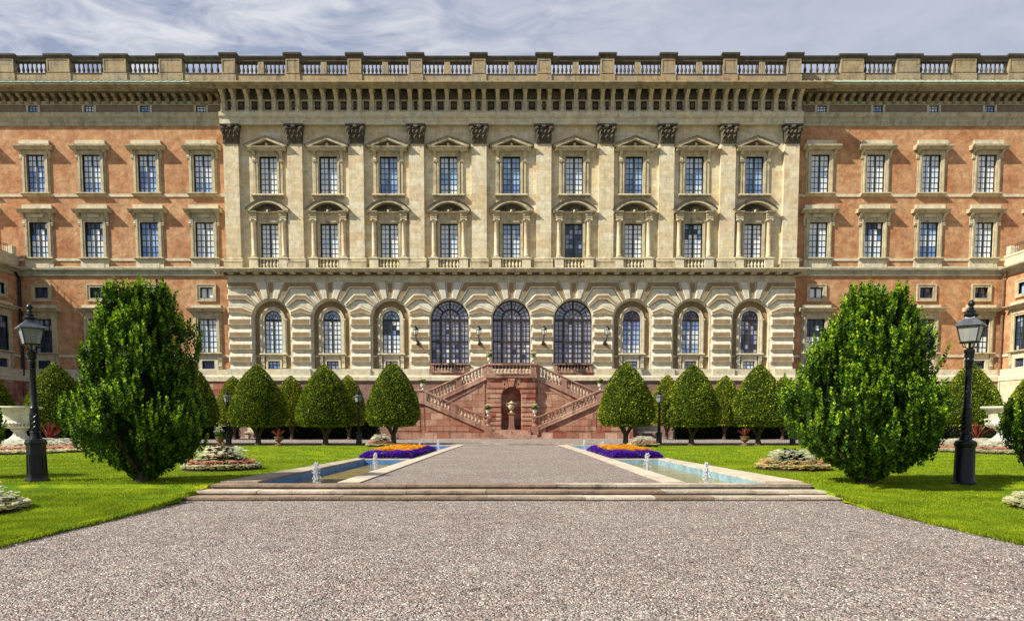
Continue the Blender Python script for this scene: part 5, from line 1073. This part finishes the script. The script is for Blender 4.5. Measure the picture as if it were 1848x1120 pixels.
for s_, nm in ((-1, 'left'), (1, 'right')):
    stair_urn(s_*1.72, NY, zr_, 'white flower urn on the %s post of the top terrace balustrade' % nm, 5+s_)
    stair_urn(s_*6.75, SY+.11, zl1+.97, 'white flower urn on the %s landing post at mid height of the staircase' % nm, 15+s_)
    stair_urn(s_*1.79, SY+.12, zl0-.35+1.42, 'white flower urn on the %s newel at the foot of the staircase' % nm, 25+s_)
e = empty('niche_vase', 'two handled stone vase on a red pedestal inside the arched niche', 'vase', (0, NY+.05, .70))
mb = MB(); mb.box(-.30, .30, -.30, .30, 0, .10); mb.prism([(-.28, .10), (.28, .10), (.21, .32), (.20, 1.24), (-.20, 1.24), (-.21, .32)], .22, -.22); mb.box(-.28, .28, -.28, .28, 1.24, 1.34); mb.build('pedestal', M_REDT, e)
mb = urn_mesh(.92, .36); mb = MB(); mb.lathe([(.14, 0), (.14, .05), (.07, .12), (.07, .18), (.20, .30), (.26, .46), (.24, .58), (.20, .66), (.30, .72), (.30, .76), (.20, .78), (.10, .86), (.03, .92)], (0, 0, 1.34), 14)
for s_ in (-1, 1): mb.tube([(s_*.24, 0, 1.80), (s_*.38, 0, 1.92), (s_*.42, 0, 2.06), (s_*.34, 0, 2.08), (s_*.26, 0, 2.03)], .028, 6)
mb.build('vase', M_TRIM, e, smooth=True)
# ------------------------------------------------------------------ wall lanterns
def wall_lantern(x, nm):
    z0 = Z(620.5); e = empty('wall_lantern', 'black iron wall lantern on the '+nm, 'wall lamp', (x, FD-.19, z0), group='wall lanterns between the great arched windows')
    mb = MB(); mb.lathe([(.10, -.16), (.13, -.08), (.13, .08), (.06, .20)], (0, 0, .05), 8); mb.tube([(0, 0, 0), (0, -.4, -.02), (0, -.95, .12), (0, -1.35, .34), (0, -1.5, .50)], [.055, .05, .045, .04, .05], 7)
    mb.tube([(0, -.3, -.02), (.0, -.55, .22), (.0, -.9, .28), (0, -.95, .12)], .03, 6); mb.box(-.18, .18, -.03, .0, -.05, .0); mb.build('bracket', M_IRON, e)
    mb = MB(); mb.lathe([(.10, .50), (.16, .56), (.235, .95)], (0, -1.5, 0), 6); mb.build('lantern_glass', M_LGL, e)
    mb = MB(); mb.lathe([(.26, .95), (.25, .99), (.20, 1.08), (.09, 1.17), (.10, 1.20), (.03, 1.23), (.04, 1.28), (.01, 1.32)], (0, -1.5, 0), 6)
    for k in range(6): a = 2*math.pi*(k+.5)/6; mb.tube([(.165*math.cos(a), -1.5+.165*math.sin(a), .55), (.245*math.cos(a), -1.5+.245*math.sin(a), .96)], .014, 4)
    mb.lathe([(.06, .46), (.13, .49), (.13, .53), (.05, .54)], (0, -1.5, 0), 6); mb.build('lantern_frame', M_IRON, e)
for x, nm in zip(PX[3:7], ('pier left of all three great windows', 'pier just left of the middle great window', 'pier just right of the middle great window', 'pier right of all three great windows')): wall_lantern(x, nm)
# ------------------------------------------------------------------ lamp posts
def lamp(x, y, z, sc, label, group, hexa=True):
    e = empty('street_lamp', label, 'lamp post', (x, y, z), group=group); e.scale = (sc,)*3; n_ = 6 if hexa else 16
    mb = MB(); mb.lathe([(.245, 0), (.245, .04), (.215, .07), (.205, .10), (.19, .80), (.215, .83), (.222, .88), (.20, .91), (.20, .93), (.13, .96)], n=n_)
    if hexa:
        for k in range(6):
            a = 2*math.pi*k/6; c, s_ = math.cos(a), math.sin(a); r = .183
            for z0, z1 in ((.16, .17), (.60, .61)): mb.tube([(c*r-s_*.06, s_*r+c*.06, z0+.005), (c*r+s_*.06, s_*r-c*.06, z0+.005)], .008, 4)
            for q in (-.06, .06): mb.tube([(c*r-s_*q, s_*r+c*q, .16), (c*(r-.006)-s_*q, s_*(r-.006)+c*q, .61)], .008, 4)
    mb.build('base', M_IRON, e, smooth=not hexa)
    mb = MB(); mb.lathe([(.13, .95), (.115, 1.0), (.10, 1.08), (.115, 1.10), (.085, 1.13), (.098, 1.5), (.075, 1.60), (.095, 1.64), (.07, 1.68), (.062, 2.6), (.075, 2.62), (.085, 2.66), (.07, 2.70), (.092, 2.72), (.092, 2.80), (.105, 2.82), (.105, 2.88), (.05, 2.90)], n=14)
    for k in range(7):                                     # twisted lower shaft
        a0 = k*2*math.pi/7; mb.tube([(.092*math.cos(a0+t_*3.0), .092*math.sin(a0+t_*3.0), 1.14+.36*t_) for t_ in np.linspace(0, 1, 8)], .014, 4)
    for q in range(5): mb.lathe([(.085, 0), (.096, .012), (.085, .024)], (0, 0, 2.50+q*.035), 12)
    mb.build('pole', M_IRON, e, smooth=True)
    mb = MB(); mb.tube([(0, 0, 2.88), (0, 0, 3.06)], .025, 6)
    for s_ in (-1, 1):
        mb.tube([(0, s_*.02, 2.90), (0, s_*.15, 2.95), (0, s_*.17, 3.03)], .010, 4); mb.tube([(s_*.02, 0, 2.90), (s_*.15, 0, 2.95), (s_*.17, 0, 3.03)], .010, 4)
    b, t_, zb_, zt_l = .205, .295, 3.04, 3.38; cs = [(0, -1), (1, 0), (0, 1), (-1, 0)]
    for i in range(4):
        (ax_, ay_), (bx, by) = cs[i], cs[(i+1) % 4]
        mb.tube([(ax_*b, ay_*b, zb_), (ax_*t_, ay_*t_, zt_l)], .014, 4); mb.tube([(ax_*b, ay_*b, zb_), (bx*b, by*b, zb_)], .014, 4); mb.tube([(ax_*t_, ay_*t_, zt_l), (bx*t_, by*t_, zt_l)], .016, 4)
    mb.lathe([(.07, 3.05), (.05, 3.09), (.025, 3.12), (.02, 3.20)], n=8); mb.tube([(0, 0, 3.02), (0, 0, 3.3)], .012, 4); mb.lathe([(b, zb_-.02), (b, zb_)], n=4)
    lf = mb.build('lantern_frame', M_IRON, e)
    for i in range(4):
        (ax_, ay_), (bx, by) = cs[i], cs[(i+1) % 4]; m2 = MB(); k0, k1 = b-.004, t_-.004
        nx, ny = (ax_+bx)*.005, (ay_+by)*.005
        vs = [(ax_*k0, ay_*k0, zb_), (bx*k0, by*k0, zb_), (bx*k1, by*k1, zt_l), (ax_*k1, ay_*k1, zt_l)]
        m2.add(vs+[(x_-nx, y_-ny, z_) for x_, y_, z_ in vs], [(0, 1, 2, 3), (7, 6, 5, 4), (0, 4, 5, 1), (1, 5, 6, 2), (2, 6, 7, 3), (3, 7, 4, 0)]); m2.build('glass_pane', M_LGL, lf)
    mb = MB(); ro = .36
    def sq(r, z): return [(0, -r, z), (r, 0, z), (0, r, z), (-r, 0, z)]
    rings = [sq(ro, 3.375), sq(ro, 3.40), sq(.16, 3.53), sq(.13, 3.54), sq(.12, 3.58)]
    vs = sum(rings, []); mb.add(vs, [(4*i+j, 4*i+(j+1) % 4, 4*i+4+(j+1) % 4, 4*i+4+j) for i in range(4) for j in range(4)]+[(0, 1, 2, 3), (16, 17, 18, 19)])
    mb.build('roof', M_ROOFM, lf)
    mb = MB(); mb.lathe([(.12, 3.575), (.14, 3.60), (.14, 3.625), (.08, 3.66), (.09, 3.70), (.045, 3.73), (.055, 3.76), (.035, 3.79), (.065, 3.83), (.065, 3.87), (.035, 3.915), (.01, 3.93)], n=12); mb.build('finial', M_IRON, lf, smooth=True)
    return e
gl = G(68, 868); gr = G(1739, 873)
lamp(gl.x, gl.y, 0, .965, 'tall black lamp post with hexagonal base on the left lawn beside the big tree', 'large lamp posts on the lawns')
lamp(gr.x, gr.y, 0, .955, 'tall black lamp post with round base on the right lawn beside the big tree', 'large lamp posts on the lawns', False)
for x, nm in ((-15.84, 'left cross path, farther from the staircase'), (-8.54, 'left cross path, nearer to the staircase'), (8.26, 'right cross path, nearer to the staircase'), (15.75, 'right cross path, half hidden behind the big tree')):
    lamp(x, 39.75, -.02, .80, 'small black lantern post at the '+nm, 'small lantern posts along the cross path', False)
# ------------------------------------------------------------------ clipped trees
def topi_profile(Rm, zb_, zt_l, slim=False):
    H = zt_l-zb_
    def r(t_):   # t 0..1 from bottom to top
        if t_ < .10: return Rm*(.80+.20*math.sin(t_/.10*math.pi/2))
        u = (t_-.10)/.90; return Rm*((1-u**1.75)**.80 if not slim else (1-u**2.1)**.78)
    return r, H
def topiary_meshes(Rm, zb_, zt_l, seed, n, slim=False, lsz=.115):
    r, H = topi_profile(Rm, zb_, zt_l, slim); ph = np.random.default_rng(seed).random(6)*6.28
    wob = lambda a, t_: 1+.035*math.sin(2*a+ph[0]+t_*3)+.03*math.sin(3*a+ph[1]-t_*5)+.018*math.sin(7*a+ph[2]+t_*9)
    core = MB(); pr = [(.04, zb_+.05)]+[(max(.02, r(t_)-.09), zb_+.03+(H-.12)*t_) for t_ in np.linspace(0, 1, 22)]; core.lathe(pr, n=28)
    ts = np.linspace(0, 1, 200); area = np.cumsum([r(t_)+.12*Rm for t_ in ts]); area /= area[-1]
    def fn(g):
        if g.random() < .13:
            q = math.sqrt(g.random()); a = g.random()*6.28; return ((q*Rm*.86*math.cos(a), q*Rm*.86*math.sin(a), zb_+.03+g.normal(0, .03)-.06*(1-q)), (math.cos(a)*.5, math.sin(a)*.5, -1))
        t_ = float(np.interp(g.random(), area, ts)); a = g.random()*6.28; R_ = r(t_)*wob(a, t_)+g.normal(0, .022)-.03
        return ((R_*math.cos(a), R_*math.sin(a), zb_+H*t_), (math.cos(a)*.8, math.sin(a)*.8, .65))
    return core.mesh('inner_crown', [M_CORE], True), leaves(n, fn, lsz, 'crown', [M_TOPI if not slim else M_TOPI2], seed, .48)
def trunk_mesh(zt_l, r0, seed, spread=.75):
    m_ = MB(); rd = random.Random(seed); zf = zt_l*.42
    m_.tube([(0, 0, -.05), (.01, .01, .12), (rd.uniform(-.03, .03), 0, zf*.6), (0, 0, zf)], [r0*1.7, r0*1.1, r0*.95, r0], 9)
    for k in range(5):
        a = k*1.256+rd.random(); x, y = math.cos(a), math.sin(a); s_ = spread*rd.uniform(.7, 1.1)
        m_.tube([(0, 0, zf-.05), (x*s_*.35, y*s_*.35, zf+(zt_l-zf)*.5), (x*s_*.8, y*s_*.8, zt_l+.02), (x*s_*1.1, y*s_*1.1, zt_l+.5)], [r0*.62, r0*.5, r0*.42, r0*.3], 6)
    return m_.mesh('trunk', [M_BARK], True)
fr = [(topiary_meshes(1.56, 1.12, 4.50, 21+k, 15500, False, .092), trunk_mesh(1.25, .15, k)) for k in range(3)]
bk = [(topiary_meshes(1.22, 1.15, 4.62, 31+k, 11500, True, .098), trunk_mesh(1.25, .12, 5+k, .5)) for k in range(2)]
def topiary(x, y, kit_, i, label, group, sc=(1, 1, 1)):
    e = empty('clipped_tree', label, 'tree', (x, y, 0), rz=i*1.3, group=group); e.scale = sc
    (co, le), tr_ = kit_[i % len(kit_)]; c = put(le, 'crown', e); put(co, 'inner_crown', c); put(tr_, 'trunk', e)
Yf = 40.2; xf_ = lambda px: (px-923)*Yf/1280
ords = ['first', 'second', 'third', 'fourth', 'fifth', 'sixth', 'seventh']
GF, GB = 'clipped cone trees in the front row', 'clipped trees in the back row'
for s_, nm, pxs in ((-1, 'left', [710, 588, 467, 345, 223, 100, -22]), (1, 'right', [1129, 1248, 1368, 1489, 1612, 1746, 1868])):
    for i, px in enumerate(pxs):
        if s_ < 0 and i == 5: px = 104
        topiary(xf_(px), Yf, fr, i+(s_ > 0), 'broad clipped cone tree in the front row, %s to the %s of the staircase' % (ords[i], nm), GF, (1.0 if i else .96, 1.0, [1.03, 1.0, 1.0, 1.02, 1.0, 1.02, .96][i]))
Ybk = 51.0
for s_, nm, pxs in ((-1, 'left', [630, 527, 424, 318, 212, 118]), (1, 'right', [1203, 1307, 1412, 1518, 1624])):
    for i, px in enumerate(pxs):
        topiary((px-923)*Ybk/1280, Ybk, bk, i, 'slimmer yellowish clipped tree by the hedge, %s to the %s of the staircase' % (ords[i], nm), GB, (1, 1, 1-.01*(i % 3)))
# hedges
def hedge(x0, x1, y0, y1, h, label, seed):
    e = empty('hedge', label, 'hedge', ((x0+x1)/2, (y0+y1)/2, 0.05)); hx_, hy_ = (x1-x0)/2, (y1-y0)/2
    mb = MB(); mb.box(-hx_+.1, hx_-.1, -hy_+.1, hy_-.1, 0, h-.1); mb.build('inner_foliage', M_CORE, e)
    def fn(g):
        u = g.random()
        if u < .7: return ((g.uniform(-hx_, hx_), -hy_+g.normal(0, .06), h*g.random()), (0, -1, .3))
        if u < .9: return ((g.uniform(-hx_, hx_), g.uniform(-hy_, hy_), h+g.normal(0, .05)), (0, 0, 1))
        return ((hx_*(1 if g.random() < .5 else -1), g.uniform(-hy_, hy_), h*g.random()), (0, -.5, .5))
    put(leaves(int((x1-x0)*420), fn, .17, 'foliage', [M_HEDGE], seed, .8), 'foliage', e)
hedge(-38, -20.4, 52.3, 53.4, 1.5, 'dark low clipped hedge by the left palace wall, farther from the staircase', 1)
hedge(-18.9, -9.9, 52.3, 53.4, 1.5, 'dark low clipped hedge by the left palace wall, nearer to the staircase', 2)
hedge(12.2, 38, 52.3, 53.4, 1.5, 'dark low clipped hedge by the right palace wall', 3)
def bench(x, y, w_, label, mat):
    e = empty('stone_bench', label, 'bench', (x, y, .05)); mb = MB(); mb.box(-w_/2, w_/2, -.28, .28, .42, .54); mb.build('seat', mat, e)
    for s_ in (-1, 1): mb = MB(); mb.box(s_*w_*.36-.12, s_*w_*.36+.12, -.22, .22, 0, .419); mb.build('leg', mat, e)
    mb = MB(); mb.box(-w_*.42, w_*.42, .20, .32, .541, 1.05); mb.box(-w_*.46, w_*.46, .17, .35, 1.051, 1.14); mb.build('backrest', mat, e)
bench(-19.65, 54.4, 1.5, 'pale yellow stone bench glimpsed in the gap of the left hedge', M_CREAM)
bench(10.6, 54.9, 1.9, 'grey stone bench in the shade beside the right end of the staircase', M_GREYB)
# ------------------------------------------------------------------ big upright trees on the lawns
def big_tree(x, y, prof, label, seed, nshoot, lobes, lean=(0, 0), trunk_r=.16, group=None, wsc=(.87, .87)):
    """prof: [(z, xl, xr)] silhouette half widths left and right; crown of upright leafy shoots"""
    e = empty('upright_tree', label, 'tree', (x, y, 0), group=group); g_ = np.random.default_rng(seed); zp = [p[0] for p in prof]; xl = [p[1]*wsc[0]-.02 for p in prof]; xr = [p[2]*wsc[1]-.02 for p in prof]
    H = zp[-1]
    def rad(z, a):
        l, r_ = np.interp(z, zp, xl), np.interp(z, zp, xr); c = math.cos(a); b = l if c < 0 else r_; dpt = (l+r_)/2*.92; ca = abs(c)
        rr = math.sqrt((b*ca)**2+(dpt*(1-ca*ca)**.5)**2) if True else b
        return rr*(1+.07*math.sin(3*a+z*1.7+lobes)+.06*math.sin(5*a-z*2.6+lobes*2)+.05*math.sin(9*a+z*4.1))
    V = []; MI = []
    zs_ = np.linspace(zp[0]+.05, H-.15, 300); wts = np.cumsum([rad(z, 1.0)+.10 for z in zs_]); wts /= wts[-1]
    ncl = max(14, nshoot//11); cl_ = [(float(np.interp(g_.random(), wts, zs_)), g_.random()*6.28, g_.uniform(.74, 1.10), g_.uniform(-.06, .06)) for _ in range(ncl)]
    for k in range(nshoot):
        zc_, ac_, fc_, tl_ = cl_[g_.integers(ncl)]; R0 = rad(zc_, ac_)
        z0_ = min(H-.14-.3*abs(math.sin(ac_*2.5)), max(zp[0]+.02, zc_+g_.normal(0, .27))); a = ac_+g_.normal(0, .105)/max(R0, .25); inner = g_.random() < .22
        f_ = g_.uniform(.45, .8) if inner else fc_-abs(g_.normal(0, .07)); R_ = rad(z0_, a)*min(f_, 1.08)
        low = max(0.0, 1-(z0_-zp[0])/1.2); L_ = g_.uniform(.25, .58)
        base = np.array([R_*math.cos(a), R_*math.sin(a), z0_-L_*(.6-.5*low)]); outw = np.array([math.cos(a), math.sin(a), 0])*(.08+.38*low+tl_); d = np.array([0, 0, 1.0])+outw+g_.normal(0, .13, 3); d /= np.linalg.norm(d)
        nl = int(36*L_/.45)
        for q in range(nl):
            t_ = q/nl; c = base+d*L_*t_; th_ = q*2.4+a; ou = np.array([math.cos(th_), math.sin(th_), 0]); wv = (1-t_*.75); c = c+ou*.035*wv
            ld_ = ou*(.75 if t_ < .85 else .3)+np.array([0, 0, .75])+g_.normal(0, .22, 3); ld_ /= np.linalg.norm(ld_); s0 = (.077*(.6+.5*wv))*g_.uniform(.7, 1.2)
            tn = np.cross(ld_, np.array([0, 0, 1.0])+ou*.01); tn /= np.linalg.norm(tn)+1e-9; nn = np.cross(tn, ld_)
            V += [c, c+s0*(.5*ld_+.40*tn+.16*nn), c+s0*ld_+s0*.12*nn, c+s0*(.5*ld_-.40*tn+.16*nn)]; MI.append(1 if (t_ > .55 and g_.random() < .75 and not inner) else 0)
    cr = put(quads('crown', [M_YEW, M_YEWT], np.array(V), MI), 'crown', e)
    core = MB(); vs = []; nz, na = 26, 22
    for i in range(nz):
        z = zp[0]+.12+(H-.55-zp[0])*i/(nz-1)
        for k in range(na): a = 2*math.pi*k/na; rr = max(.02, rad(z, a)*.56-.06)*(1+.12*math.sin(a*6+z*7)); vs.append((rr*math.cos(a), rr*math.sin(a), z))
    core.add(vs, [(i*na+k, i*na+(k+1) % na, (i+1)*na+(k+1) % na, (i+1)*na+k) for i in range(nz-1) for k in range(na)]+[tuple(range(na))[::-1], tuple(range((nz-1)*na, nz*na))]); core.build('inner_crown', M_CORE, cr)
    mb = MB(); rd = random.Random(seed); mb.tube([(0, 0, -.1), (0, 0, .1), (.02, 0, .5), (0, 0, H*.5)], [trunk_r*1.5, trunk_r, trunk_r*.8, trunk_r*.3], 9)
    for k in range(9): a = k*.7+rd.random(); rr = rad(1.3, a)*.75; mb.tube([(0, 0, .08), (rr*.35*math.cos(a), rr*.35*math.sin(a), .5), (rr*math.cos(a), rr*math.sin(a), 1.5)], [trunk_r*.45, trunk_r*.35, trunk_r*.15], 5)
    mb.build('trunk', M_BARK, e); return e
def prof_px(cx, base, rows):
    g0 = G(cx, base); out = []
    for py, a, b in rows: p = P(cx, py, g0.y); out.append((p.z, (cx-a)/F*g0.y, (b-cx)/F*g0.y))
    return g0, sorted(out)
g0, pr = prof_px(258, 868, [(862, 238, 280), (852, 224, 294), (842, 206, 316), (828, 180, 338), (812, 150, 352), (785, 122, 368), (755, 114, 372), (730, 120, 366), (712, 140, 360), (695, 152, 352), (665, 152, 350), (635, 155, 350), (610, 158, 354), (585, 168, 354), (560, 180, 335), (535, 192, 325), (515, 200, 315), (503, 215, 295), (494, 242, 285)])
big_tree(g0.x, g0.y, pr, 'big bushy upright green tree on the left lawn beside the lamp post', 5, 2050, 1.0, wsc=(.82, .96), group='large bushy upright trees on the lawns')
g0, pr = prof_px(1560, 872, [(866, 1540, 1582), (857, 1526, 1600), (845, 1508, 1630), (828, 1482, 1662), (810, 1448, 1682), (785, 1426, 1694), (755, 1422, 1698), (725, 1422, 1702), (700, 1428, 1692), (680, 1450, 1684), (650, 1458, 1682), (625, 1470, 1686), (600, 1484, 1668), (575, 1497, 1650), (550, 1508, 1645), (530, 1520, 1638), (515, 1545, 1612), (503, 1562, 1590)])
big_tree(g0.x, g0.y, pr, 'big bushy upright green tree on the right lawn beside the lamp post', 9, 2050, 2.2, wsc=(.97, .84), group='large bushy upright trees on the lawns')
g0, pr = prof_px(1858, 868, [(835, 1838, 1880), (815, 1822, 1900), (790, 1806, 1915), (765, 1798, 1920), (740, 1802, 1915), (722, 1818, 1900), (708, 1840, 1880)])
big_tree(g0.x, g0.y, pr, 'small leafy tree cut by the right edge of the photo in front of the urn', 12, 260, .4, trunk_r=.09)
g0, pr = prof_px(-62, 862, [(835, -85, -38), (815, -120, -15), (790, -135, 8), (770, -135, 12), (750, -125, 2), (728, -100, -25), (715, -75, -50)])
big_tree(g0.x, g0.y, pr, 'small leafy tree just entering at the left edge of the photo', 14, 300, .7, trunk_r=.09)
# ------------------------------------------------------------------ round and long flower beds
def ell(g, rx, ry, q0=0, q1=1): a = g.random()*6.28; q = math.sqrt(g.uniform(q0*q0, q1*q1)); return q*rx*math.cos(a), q*ry*math.sin(a), q
def round_bed(x, y, z, rx, ry, h, label, seed, dens=1.0, center=True, rim=(M_CREAMP, M_WHITE), ring=(M_PINK, M_SALMON, M_PINK), fs=.05, top=1.0, cm=None):
    e = empty('flower_bed', label, 'flower bed', (x, y, z)); mb = MB(); mb.lathe([(1.0, -.02), (.98, .03), (.8, .06), (.01, .09)], n=28, sx=rx, sy=ry); mb.build('soil', M_SOIL, e)
    def hz(q): return .05+h*(1-q**2)*.55
    put(leaves(int(900*dens), lambda g: (lambda v: ((v[0], v[1], hz(v[2])*g.uniform(.4, 1.0)), (0, 0, 1)))(ell(g, rx*.95, ry*.95)), .11, 'foliage', [M_BEDL], seed, .8), 'foliage', e)
    put(blossoms(int(700*dens), lambda g: (lambda v: (v[0], v[1], .06+.11*g.random()))(ell(g, rx, ry, .84, 1.0)), fs, 'rim_blossoms', list(rim), seed+1), 'rim_blossoms', e)
    put(blossoms(int(560*dens), lambda g: (lambda v: (v[0], v[1], .12+.16*g.random()))(ell(g, rx, ry, .62, .86)), fs*1.05, 'ring_blossoms', list(ring), seed+2), 'ring_blossoms', e)
    put(blossoms(int(330*dens), lambda g: (lambda v: (v[0], v[1], hz(v[2])*top+.02+.26*g.random()))(ell(g, rx, ry, .22, .66)), fs*1.25, 'white_blossoms', [M_WHITE], seed+3), 'white_blossoms', e)
    if center: put(leaves(int(420*dens), lambda g: (lambda v: ((v[0], v[1], hz(v[2])*.8+h*.75*(1-v[2]**2)*g.random()), (v[0]/rx*1.5, v[1]/ry, 1)))(ell(g, rx*.5, ry*.5)), .12, 'dark_foliage', [cm or M_PLUM], seed+4, .5), 'dark_foliage', e)
round_bed(-7.85, 19.2, 0, 1.0, 1.05, .62, 'round left lawn bed of white daisies, dark plants and a pink rim', 1)
round_bed(7.62, 19.2, 0, .95, 1.0, .42, 'round right lawn bed of peach and cream flowers around dark leaves', 11, 1.0, True, (M_CREAMP, M_CREAMP, M_SALMON), (M_SALMON, M_CREAMP, M_SALMON), cm=M_CORE)
round_bed(-6.95, 37.6, 0, .72, .8, .62, 'small far round bed beside the first cone tree left of the stairs', 21, .55, True, fs=.07)
round_bed(6.98, 37.6, 0, .83, .8, .45, 'small far round bed beside the first cone tree right of the stairs', 31, .55, False, fs=.07)
round_bed(-22.2, 32.0, 0, 4.1, 5.2, .35, 'wide low bed of white and pink flowers around the left marble urn', 41, 5.0, False, fs=.075, top=1.1)
round_bed(22.4, 32.0, 0, 4.3, 5.2, .35, 'wide low bed of white and pink flowers around the right marble urn', 51, 5.0, False, fs=.075, top=1.1)
round_bed(-8.93, 11.3, -.17, 1.02, .95, .34, 'cream flower bed at the left edge of the near lawn', 61, 1.3, False, (M_CREAMP, M_WHITE), (M_CREAMP, M_WHITE), fs=.045)
round_bed(9.28, 11.6, -.17, 1.02, .9, .34, 'cream flower bed at the right edge of the near lawn', 71, 1.3, False, (M_CREAMP, M_WHITE), (M_CREAMP, M_WHITE), fs=.045)
for s_ in (-1, 1):                                     # purple and orange beds between the pools
    e = empty('flower_bed', 'long purple flower bed with an orange patch between the two %s pools' % side[s_], 'flower bed', (0, 0, 0))
    xi, xo = lambda y: kerb_x(y)+.02, lambda y: win_x(y)+.25
    mb = MB(); strip(mb, xi, xo, YB0+.02, YB1-.02, -.05, .05, s_, n=6); mb.build('soil', M_SOIL, e)
    def uv(g): y = g.uniform(YB0, YB1); u = g.random(); x = xi(y)+(xo(y)-xi(y))*u; ed = min(1, min(u, 1-u)*(xo(y)-xi(y))/.22, (y-YB0)/.3, (YB1-y)/.3); return s_*x, y, u, .05+.17*ed**.5
    inside = lambda y, u: YB0+1.5 < y < YB1-1.6 and .13 < u
    def fp(g):
        while True:
            x, y, u, z = uv(g)
            if not inside(y, u): return (x, y, z-.02+.05*math.sin(x*5+y*3)*math.sin(y*4)*.6+g.normal(0, .028))
    def fo(g):
        while True:
            x, y, u, z = uv(g)
            if inside(y, u): return (x, y, z+.05+.04*math.sin(x*6)*math.sin(y*5)+g.normal(0, .035))
    put(leaves(2600, lambda g: (lambda v: ((v[0], v[1], v[3]-.06), (0, 0, 1)))(uv(g)), .10, 'foliage', [M_BEDL], 80+s_, .9), 'foliage', e)
    put(blossoms(5600, fp, .060, 'purple_blossoms', [M_PURPLE], 82+s_), 'purple_blossoms', e); put(blossoms(2600, fo, .065, 'orange_blossoms', [M_OR, M_OR, M_YEL], 84+s_), 'orange_blossoms', e)
# big marble urns
for s_, nm in ((-1, 'left'), (1, 'right')):
    e = empty('garden_urn', 'huge pale marble urn with fluted bowl and handles in the %s flower bed' % nm, 'urn', (s_*22.15, 32.0, .02)); mb = MB()
    mb.lathe([(1.05, 0), (1.05, .22), (.98, .24), (.98, .30)], n=8); mb.box(-.62, .62, -.62, .62, .30, .42); mb.build('plinth', M_SHELL, e)
    mb = MB(); mb.lathe([(.55, .42), (.55, .48), (.42, .54), (.26, .70), (.24, .86), (.36, .92), (.30, .95), (.46, 1.02), (.62, 1.12), (.66, 1.22), (.60, 1.27), (.56, 1.32), (.60, 1.55), (.70, 1.78), (.74, 1.84), (.90, 1.87), (.93, 1.92), (.90, 1.97), (.74, 1.96), (.66, 1.80)], n=32)
    for k in range(28): a = 2*math.pi*k/28; c, q = math.cos(a), math.sin(a); mb.tube([(.47*c, .47*q, 1.02), (.62*c, .62*q, 1.11), (.67*c, .67*q, 1.21), (.63*c, .63*q, 1.26)], [.03, .05, .045, .02], 5)
    for q in (-1, 1): mb.tube([(q*.60, 0, 1.12), (q*.80, 0, 1.20), (q*.86, 0, 1.36), (q*.74, 0, 1.40), (q*.62, 0, 1.34)], [.06, .06, .05, .05, .05], 7)
    mb.build('bowl', M_SHELL, e, smooth=True)
# small urn pots along the far lawn edge
def pot(x, y, label, kind, seed, sc=1.0):
    e = empty('plant_pot', label, 'plant pot', (x, y, 0), group='potted plants along the far lawn edge'); e.scale = (sc*.82,)*3
    mb = MB(); mb.lathe([(.26, 0), (.26, .10), (.16, .11), (.07, .18), (.08, .24), (.20, .32), (.27, .44), (.26, .52), (.31, .58), (.30, .61), (.22, .58)], n=12); mb.build('urn', M_TERRA, e, smooth=True)
    if kind == 'white':
        flowers_on(e, .55, .34, .7, [M_WHITE], seed, 55)
    elif kind == 'low': flowers_on(e, .52, .36, .25, [M_SALMON, M_WHITE], seed, 20)
    else: cordyline(e, .56, .62, seed)
def cordyline(e, z, L_, seed):
    rd = random.Random(seed); mb = MB()
    for k in range(34):
        a = rd.random()*6.28; el = rd.uniform(.75, 1.52); w_ = .022; pts = []
        for t_ in (0, .4, .75, 1): r_ = L_*t_*math.cos(el)*(1+.2*t_); pts.append((r_*math.cos(a), r_*math.sin(a), z+L_*t_*math.sin(el)-.18*t_*t_*math.cos(el)*L_))
        tx, ty = -math.sin(a)*w_, math.cos(a)*w_; vs = []
        for i, p in enumerate(pts): f_ = (1, 1.2, .8, .1)[i]; vs += [(p[0]-tx*f_, p[1]-ty*f_, p[2]+.01), (p[0], p[1], p[2]-.01), (p[0]+tx*f_, p[1]+ty*f_, p[2]+.01)]
        mb.add(vs, [(3*i+j, 3*i+j+1, 3*i+j+4, 3*i+j+3) for i in range(3) for j in (0, 1)])
    mb.build('leaves', M_CORD, e)
pot(-15.85, 38.6, 'terracotta urn of white flowers beside the small lantern post on the left', 'white', 3)
pot(-12.65, 38.6, 'terracotta urn with a red spiky plant on the left far lawn edge', 'red', 4)
pot(12.7, 38.6, 'stone urn with a red spiky plant on the right far lawn edge', 'red', 6, 1.05)
pot(22.4, 38.4, 'low flowering urn at the far lawn edge just right of the big right tree', 'low', 7, .9)
for x, y, s0, lb in ((-23.6, 36.2, 8, 'spiky red cordyline plant behind the left marble urn'), (23.3, 35.6, 9, 'spiky red cordyline plant beside the right marble urn')):
    e = empty('cordyline_plant', lb, 'plant', (x, y, .05)); cordyline(e, .35, .95, s0); mb = MB(); mb.tube([(0, 0, 0), (0, 0, .4)], .05, 6); mb.build('stem', M_BARK, e)
